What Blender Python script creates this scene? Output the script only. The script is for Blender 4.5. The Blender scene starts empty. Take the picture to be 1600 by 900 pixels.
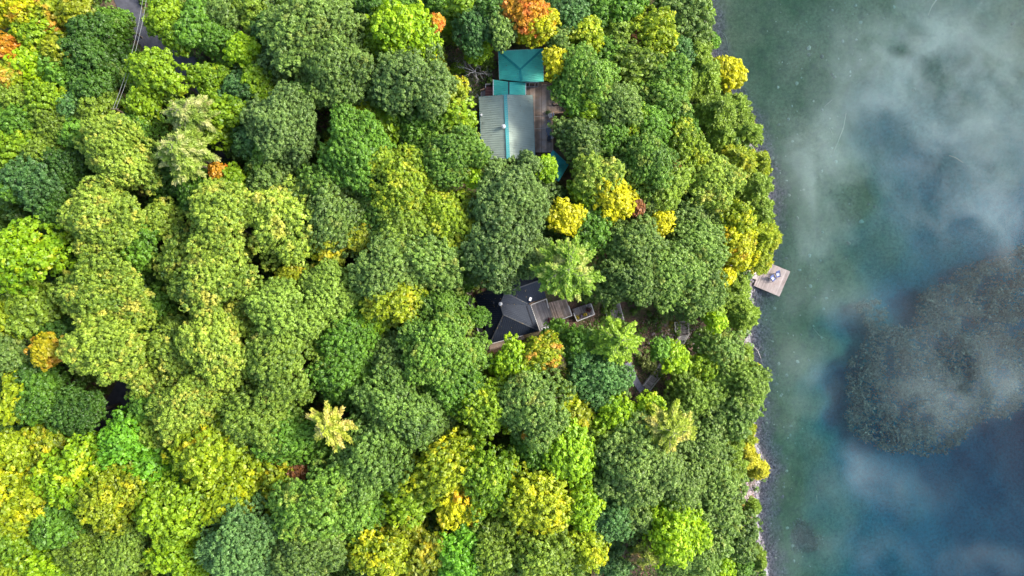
import bpy, math, random
import numpy as np
from mathutils import Vector, Matrix
random.seed(7); RNG = np.random.default_rng(7)
SC = bpy.context.scene
COL = SC.collection

# ------------------------------------------------------------------ camera
H = 125.0
cam_d = bpy.data.cameras.new("camera")
cam_d.sensor_width = 36.0; cam_d.lens = 24.0
cam_d.clip_start = 0.5; cam_d.clip_end = 6000
cam = bpy.data.objects.new("camera", cam_d); COL.objects.link(cam)
cam.location = (0, 0, H); cam.rotation_euler = (0, 0, 0)
SC.camera = cam
K = 2 * H * (18.0 / 24.0) / 1600.0

def P(px, py, z=0.0):
    """world point of height z seen at photo pixel (px, py)"""
    s = K * (H - z) / H
    return Vector(((px - 800) * s, -(py - 450) * s, z))

# ------------------------------------------------------------------ world, sun, exposure
SUN_EL, SUN_AZ = math.radians(40), math.radians(74)      # azimuth from north (+y) clockwise
w = bpy.data.worlds.new("World"); SC.world = w; w.use_nodes = True
wn = w.node_tree.nodes; wl = w.node_tree.links
sky = wn.new("ShaderNodeTexSky"); sky.sky_type = 'NISHITA'; sky.sun_disc = False
sky.sun_elevation = SUN_EL; sky.sun_rotation = SUN_AZ
sky.air_density = 1.0; sky.dust_density = 2.2; sky.ozone_density = 1.0
wn["Background"].inputs["Strength"].default_value = 0.15
wl.new(sky.outputs[0], wn["Background"].inputs["Color"])
sun_d = bpy.data.lights.new("sun", 'SUN'); sun_d.energy = 2.3; sun_d.angle = math.radians(14)
sun_d.color = (1.0, 0.95, 0.86)
sun = bpy.data.objects.new("sun", sun_d); COL.objects.link(sun)
sd = Vector((math.sin(SUN_AZ) * math.cos(SUN_EL), math.cos(SUN_AZ) * math.cos(SUN_EL), math.sin(SUN_EL)))
sun.rotation_euler = sd.to_track_quat('Z', 'Y').to_euler()
SC.view_settings.view_transform = 'Standard'; SC.view_settings.look = 'None'
SC.view_settings.exposure = 1.42; SC.view_settings.gamma = 1.0
SC.view_settings.use_curve_mapping = False
SC.render.engine = 'CYCLES'
cy = SC.cycles
cy.use_denoising = True
cy.max_bounces = 6; cy.diffuse_bounces = 3; cy.glossy_bounces = 2; cy.transmission_bounces = 3
cy.transparent_max_bounces = 12; cy.volume_bounces = 1
cy.caustics_reflective = False; cy.caustics_refractive = False

# ------------------------------------------------------------------ materials
def nodes(name):
    m = bpy.data.materials.new(name); m.use_nodes = True
    nt = m.node_tree; nt.nodes.clear()
    return m, nt, nt.nodes, nt.links

def ramp(n, stops):
    r = n.new("ShaderNodeValToRGB")
    e = r.color_ramp.elements
    while len(e) < len(stops): e.new(0.5)
    for i, (p, c) in enumerate(stops):
        e[i].position = p; e[i].color = (*c, 1)
    return r

def simple(name, col, rough=0.7, metal=0.0, var=0.15, scale=3.0, attr=None, attr_amt=0.5, stains=None, spec=0.5):
    m, nt, n, l = nodes(name)
    out = n.new("ShaderNodeOutputMaterial"); b = n.new("ShaderNodeBsdfPrincipled")
    b.inputs["Roughness"].default_value = rough; b.inputs["Metallic"].default_value = metal
    b.inputs["Specular IOR Level"].default_value = spec
    l.new(b.outputs[0], out.inputs[0])
    tc = n.new("ShaderNodeTexCoord"); nz = n.new("ShaderNodeTexNoise")
    nz.inputs["Scale"].default_value = scale; nz.inputs["Detail"].default_value = 6
    l.new(tc.outputs["Object"], nz.inputs["Vector"])
    lo = tuple(c * (1 - var) for c in col); hi = tuple(min(1, c * (1 + var)) for c in col)
    r = ramp(n, [(0.3, lo), (0.7, hi)]); l.new(nz.outputs[0], r.inputs[0])
    cur = r.outputs[0]
    if stains:
        n2 = n.new("ShaderNodeTexNoise"); n2.inputs["Scale"].default_value = stains[1]; n2.inputs["Detail"].default_value = 8
        n2.inputs["Roughness"].default_value = 0.65
        l.new(tc.outputs["Object"], n2.inputs["Vector"])
        mr = n.new("ShaderNodeMapRange"); mr.inputs[1].default_value = stains[2]; mr.inputs[2].default_value = stains[2] + .15
        l.new(n2.outputs[0], mr.inputs[0])
        mx = n.new("ShaderNodeMix"); mx.data_type = 'RGBA'
        l.new(mr.outputs[0], mx.inputs[0]); l.new(cur, mx.inputs[6]); mx.inputs[7].default_value = (*stains[0], 1)
        cur = mx.outputs[2]
    if attr:
        a = n.new("ShaderNodeAttribute"); a.attribute_name = attr
        mr = n.new("ShaderNodeMapRange"); mr.inputs[3].default_value = 1 - attr_amt; mr.inputs[4].default_value = 1 + attr_amt
        l.new(a.outputs["Fac"], mr.inputs[0])
        mx = n.new("ShaderNodeVectorMath"); mx.operation = 'SCALE'
        l.new(cur, mx.inputs[0]); l.new(mr.outputs[0], mx.inputs["Scale"]); cur = mx.outputs[0]
    l.new(cur, b.inputs["Base Color"])
    return m

def foliage(name, a, b_, c=None, amt=0.0, big=0.25, transl=0.24):
    """leaf material: base tone varies per clump, per leaf and slowly through the crown; c = autumn tone in drifts"""
    m, nt, n, l = nodes(name)
    out = n.new("ShaderNodeOutputMaterial")
    at = n.new("ShaderNodeAttribute"); at.attribute_name = "tint"
    sp = n.new("ShaderNodeSeparateColor"); l.new(at.outputs["Color"], sp.inputs[0])
    oi = n.new("ShaderNodeObjectInfo")
    tc = n.new("ShaderNodeTexCoord")
    off = n.new("ShaderNodeVectorMath"); off.operation = 'SCALE'
    comb = n.new("ShaderNodeCombineXYZ")
    for i in range(3): l.new(oi.outputs["Random"], comb.inputs[i])
    l.new(comb.outputs[0], off.inputs[0]); off.inputs["Scale"].default_value = 97.0
    add = n.new("ShaderNodeVectorMath"); add.operation = 'ADD'
    l.new(tc.outputs["Object"], add.inputs[0]); l.new(off.outputs[0], add.inputs[1])
    nz = n.new("ShaderNodeTexNoise"); nz.inputs["Scale"].default_value = big; nz.inputs["Detail"].default_value = 3
    l.new(add.outputs[0], nz.inputs["Vector"])
    def math_(op, x, y):
        q = n.new("ShaderNodeMath"); q.operation = op
        for i, v in enumerate((x, y)):
            if isinstance(v, (int, float)): q.inputs[i].default_value = v
            else: l.new(v, q.inputs[i])
        return q.outputs[0]
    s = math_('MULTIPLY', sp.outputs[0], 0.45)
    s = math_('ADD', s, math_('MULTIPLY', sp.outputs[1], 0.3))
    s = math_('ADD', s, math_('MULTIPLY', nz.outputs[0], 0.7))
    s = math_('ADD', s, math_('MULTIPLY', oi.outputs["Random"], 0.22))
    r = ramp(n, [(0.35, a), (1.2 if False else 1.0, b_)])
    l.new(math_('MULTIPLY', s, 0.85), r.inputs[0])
    cur = r.outputs[0]
    if c:
        n2 = n.new("ShaderNodeTexNoise"); n2.inputs["Scale"].default_value = big * 1.6; n2.inputs["Detail"].default_value = 2
        ad2 = n.new("ShaderNodeVectorMath"); ad2.operation = 'ADD'; ad2.inputs[1].default_value = (31, 17, 5)
        l.new(add.outputs[0], ad2.inputs[0]); l.new(ad2.outputs[0], n2.inputs["Vector"])
        v = math_('ADD', n2.outputs[0], math_('MULTIPLY', sp.outputs[0], 0.22))
        mr = n.new("ShaderNodeMapRange"); th = 0.86 - 0.5 * amt
        mr.inputs[1].default_value = th - .06; mr.inputs[2].default_value = th + .1
        l.new(v, mr.inputs[0])
        mx = n.new("ShaderNodeMix"); mx.data_type = 'RGBA'
        l.new(mr.outputs[0], mx.inputs[0]); l.new(cur, mx.inputs[6]); mx.inputs[7].default_value = (*c, 1)
        cur = mx.outputs[2]
    d = n.new("ShaderNodeBsdfDiffuse"); t = n.new("ShaderNodeBsdfTranslucent"); g = n.new("ShaderNodeBsdfGlossy")
    g.inputs["Roughness"].default_value = 0.5
    l.new(cur, d.inputs[0]); l.new(cur, t.inputs[0])
    m1 = n.new("ShaderNodeMixShader"); m1.inputs[0].default_value = transl
    l.new(d.outputs[0], m1.inputs[1]); l.new(t.outputs[0], m1.inputs[2])
    m2 = n.new("ShaderNodeMixShader"); m2.inputs[0].default_value = 0.035
    l.new(m1.outputs[0], m2.inputs[1]); l.new(g.outputs[0], m2.inputs[2])
    l.new(m2.outputs[0], out.inputs[0])
    return m

# ------------------------------------------------------------------ helpers
def tag(o, label=None, cat=None, group=None, kind=None):
    if label: o["label"] = label
    if cat: o["category"] = cat
    if group: o["group"] = group
    if kind: o["kind"] = kind
    return o

def empty(name, loc, label, cat, group=None, rz=0.0):
    o = bpy.data.objects.new(name, None); COL.objects.link(o)
    o.location = loc; o.rotation_euler = (0, 0, rz); o.empty_display_size = 0.5
    return tag(o, label, cat, group)

class MB:
    """collects polygons, with an optional value per face, and builds ONE mesh object"""
    def __init__(s): s.v = []; s.f = []; s.t = []
    def poly(s, pts, t=0.5):
        b = len(s.v); s.v += [tuple(p) for p in pts]; s.f.append(tuple(range(b, b + len(pts)))); s.t.append(t)
    def hexa(s, c, t=0.5):        # 8 corners: 4 lower, 4 upper
        b = len(s.v); s.v += [tuple(p) for p in c]
        for q in ((3, 2, 1, 0), (4, 5, 6, 7), (0, 1, 5, 4), (1, 2, 6, 5), (2, 3, 7, 6), (3, 0, 4, 7)):
            s.f.append(tuple(b + i for i in q)); s.t.append(t)
    def box(s, x0, x1, y0, y1, z0, z1, t=0.5):
        s.hexa([(x0, y0, z0), (x1, y0, z0), (x1, y1, z0), (x0, y1, z0), (x0, y0, z1), (x1, y0, z1), (x1, y1, z1), (x0, y1, z1)], t)
    def beam(s, a, b, w_, h, up=(0, 0, 1), t=0.5):
        a = Vector(a); b = Vector(b); d = (b - a)
        if d.length < 1e-6: return
        d.normalize(); u = Vector(up); sd_ = d.cross(u)
        if sd_.length < 1e-4: sd_ = d.cross(Vector((1, 0, 0)))
        sd_.normalize(); u = sd_.cross(d).normalized()
        o1 = sd_ * (w_ / 2); o2 = u * (h / 2)
        s.hexa([a - o1 - o2, a + o1 - o2, b + o1 - o2, b - o1 - o2, a - o1 + o2, a + o1 + o2, b + o1 + o2, b - o1 + o2], t)
    def slab(s, pts, down, t=0.5):
        pts = [Vector(p) for p in pts]; n = len(pts); d = Vector(down)
        s.poly(pts, t); s.poly([p + d for p in reversed(pts)], t)
        for i in range(n):
            j = (i + 1) % n
            s.poly([pts[j], pts[i], pts[i] + d, pts[j] + d], t)
    def tube(s, pts, rad, seg=6, t=0.5, cap=True):
        pts = [Vector(p) for p in pts]
        if not hasattr(rad, '__len__'): rad = [rad] * len(pts)
        b = len(s.v)
        for i, p in enumerate(pts):
            d = (pts[min(i + 1, len(pts) - 1)] - pts[max(i - 1, 0)])
            if d.length < 1e-6: d = Vector((0, 0, 1))
            d.normalize(); a = d.cross(Vector((0, 0, 1)))
            if a.length < 0.05: a = d.cross(Vector((1, 0, 0)))
            a.normalize(); c = d.cross(a)
            for k in range(seg):
                q = 2 * math.pi * k / seg
                s.v.append(tuple(p + (a * math.cos(q) + c * math.sin(q)) * rad[i]))
        for i in range(len(pts) - 1):
            for k in range(seg):
                k2 = (k + 1) % seg
                s.f.append((b + i * seg + k, b + i * seg + k2, b + (i + 1) * seg + k2, b + (i + 1) * seg + k)); s.t.append(t)
        if cap:
            s.f.append(tuple(b + (len(pts) - 1) * seg + k for k in range(seg))); s.t.append(t)
            s.f.append(tuple(b + k for k in reversed(range(seg)))); s.t.append(t)
    def lathe(s, c, prof, seg=16, t=0.5, sx=1.0, sy=1.0):
        c = Vector(c); b = len(s.v)
        for r, z in prof:
            for k in range(seg):
                q = 2 * math.pi * k / seg
                s.v.append((c.x + r * sx * math.cos(q), c.y + r * sy * math.sin(q), c.z + z))
        for i in range(len(prof) - 1):
            for k in range(seg):
                k2 = (k + 1) % seg
                s.f.append((b + i * seg + k, b + i * seg + k2, b + (i + 1) * seg + k2, b + (i + 1) * seg + k)); s.t.append(t)
        s.f.append(tuple(b + (len(prof) - 1) * seg + k for k in range(seg))); s.t.append(t)
        s.f.append(tuple(b + k for k in reversed(range(seg)))); s.t.append(t)
    def build(s, name, mat, parent=None, smooth=False):
        me = bpy.data.meshes.new(name); me.from_pydata(s.v, [], s.f); me.update()
        at = me.attributes.new("rnd", 'FLOAT', 'FACE'); at.data.foreach_set("value", np.array(s.t, dtype=np.float32))
        me.materials.append(mat)
        if smooth: me.polygons.foreach_set("use_smooth", [True] * len(me.polygons))
        o = bpy.data.objects.new(name, me); COL.objects.link(o)
        if parent is not None:
            o.parent = parent; o.matrix_parent_inverse = Matrix.Identity(4)
            # vertices are given in world space: bring them into the parent's frame
            M = (Matrix.Translation(parent.location) @ parent.rotation_euler.to_matrix().to_4x4()).inverted()
            if parent.parent is None: me.transform(M)
        return o

def build_child2(mb, name, mat, child, root):
    """sub-part: vertices in world space, parented to a part whose own transform is identity under root"""
    o = mb.build(name, mat, None); M = (Matrix.Translation(root.location) @ root.rotation_euler.to_matrix().to_4x4()).inverted()
    o.data.transform(M); o.parent = child
    return o

def fast_mesh(name, V, F4, attr=None, mat=None):
    """V (n,3), F4 (m,4) quads, attr (m,3) colour per face"""
    me = bpy.data.meshes.new(name)
    me.vertices.add(len(V)); me.vertices.foreach_set("co", np.asarray(V, np.float32).ravel())
    m = len(F4)
    me.loops.add(m * 4); me.loops.foreach_set("vertex_index", np.asarray(F4, np.int32).ravel())
    me.polygons.add(m); me.polygons.foreach_set("loop_start", np.arange(0, m * 4, 4, dtype=np.int32))
    me.update(calc_edges=True)
    if attr is not None:
        a = me.attributes.new("tint", 'FLOAT_COLOR', 'CORNER')
        c = np.ones((m, 4, 4), np.float32); c[:, :, :3] = np.asarray(attr, np.float32)[:, None, :]
        a.data.foreach_set("color", c.ravel())
    if mat: me.materials.append(mat)
    return me

def unit(a): return a / np.maximum(np.linalg.norm(a, axis=-1, keepdims=True), 1e-9)

def leaf_quads(C, N, size, aspect=1.5, rng=RNG, fold=True):
    """kite shaped leaves at C facing N"""
    n = len(C); R = rng.normal(size=(n, 3)); A = unit(np.cross(N, R)); B = np.cross(N, A)
    s = np.asarray(size).reshape(-1, 1) if np.ndim(size) else size
    V = np.empty((n, 4, 3))
    V[:, 0] = C - A * s * aspect * .5; V[:, 1] = C - B * s * .42 + A * s * .05
    V[:, 2] = C + A * s * aspect * .5; V[:, 3] = C + B * s * .42 + A * s * .05
    if fold:
        V[:, 1] += N * s * .12; V[:, 3] += N * s * .12
    F = np.arange(n * 4).reshape(n, 4)
    return V.reshape(-1, 3), F

# ------------------------------------------------------------------ terrain
SHORE = [(-400, 1060), (0, 1095), (70, 1104), (130, 1128), (180, 1162), (240, 1180), (300, 1198), (400, 1188), (450, 1176), (500, 1170),
         (600, 1178), (650, 1178), (690, 1180), (715, 1194), (735, 1198), (760, 1184), (820, 1184), (900, 1200), (1300, 1215)]
SY = np.array([-(a - 450) * K for a, b in SHORE][::-1]); SX = np.array([(b - 800) * K for a, b in SHORE][::-1])
def shore_x(y): return np.interp(y, SY, SX)
DEPTHS = [(1150,30,1.0),(1250,100,1.3),(1350,30,1.7),(1450,30,2.4),(1590,60,2.3),(1230,300,.9),(1260,230,1.1),(1330,300,1.8),
 (1400,200,4.0),(1450,260,4.6),(1480,100,2.8),(1580,250,3.6),(1560,170,3.0),(1260,450,1.3),(1320,450,1.9),(1400,400,2.8),(1480,360,4.5),(1560,330,5),
 (1240,550,1.0),(1300,540,2.1),(1330,510,4.5),(1400,600,5.5),(1500,520,5.5),(1315,600,5),(1315,650,5),(1220,650,1.2),(1220,760,1.2),(1220,860,1.0),
 (1270,700,2.6),(1300,800,3),(1380,740,6),(1450,800,5),(1550,720,10),(1590,680,11),(1500,760,9),(1580,880,8),(1400,880,5),(1620,600,9),(1420,470,5),
 (1280,640,2.2),(1260,860,2.6),(1440,440,4.5),(1700,300,8),(1700,700,14),(1900,450,18),(1500,-300,4),(1500,1300,12)]
DP = np.array([[(a - 800) * K, -(b - 450) * K, d] for a, b, d in DEPTHS])
def hash_noise(x, y, s, seed=0.0):
    x = x / s; y = y / s
    return (np.sin(x * 1.7 + 1.3 * y + seed) + np.sin(-1.1 * x + 2.3 * y + 2.1 + seed * 1.7) + .6 * np.sin(3.1 * x - 2.7 * y + .7 + seed)
            + .6 * np.sin(3.7 * x + 3.3 * y + seed * 2.3)) / 3.2
def height(x, y):
    x = np.asarray(x, float); y = np.asarray(y, float)
    d = shore_x(y) - x
    di = np.maximum(d, 0); t = np.clip(di / 42, 0, 1)
    land = 1.1 * (1 - np.exp(-di / 1.6)) + 8.6 * t * t * (3 - 2 * t) + 0.012 * np.maximum(di - 42, 0)
    land = land + .35 * hash_noise(x, y, 7) * np.clip(di / 15, 0, 1)
    do = np.maximum(-d, 0)
    sh = x.shape
    q = np.stack([x.ravel(), y.ravel()], 1)
    W = 0; S = 0
    for a, b, c in DP:
        wgt = 1 / (((q[:, 0] - a) ** 2 + (q[:, 1] - b) ** 2 + 6.0) ** 1.6)
        W = W + wgt; S = S + wgt * c
    dep = (S / W).reshape(sh)
    bed = -dep * (1 - np.exp(-do / 3.0)) * (1 + .10 * hash_noise(x, y, 3, 5.0))
    bed = np.minimum(bed, -0.25 * (1 - np.exp(-do / .6)))
    return np.where(d > 0, land, bed)
def hz(x, y): return float(height(np.array([x]), np.array([y]))[0])
def G(px, py):
    """ground point under a photo pixel"""
    z = 5.0
    for _ in range(12):
        p = P(px, py, z); z = hz(p.x, p.y)
    return P(px, py, z)
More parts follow.
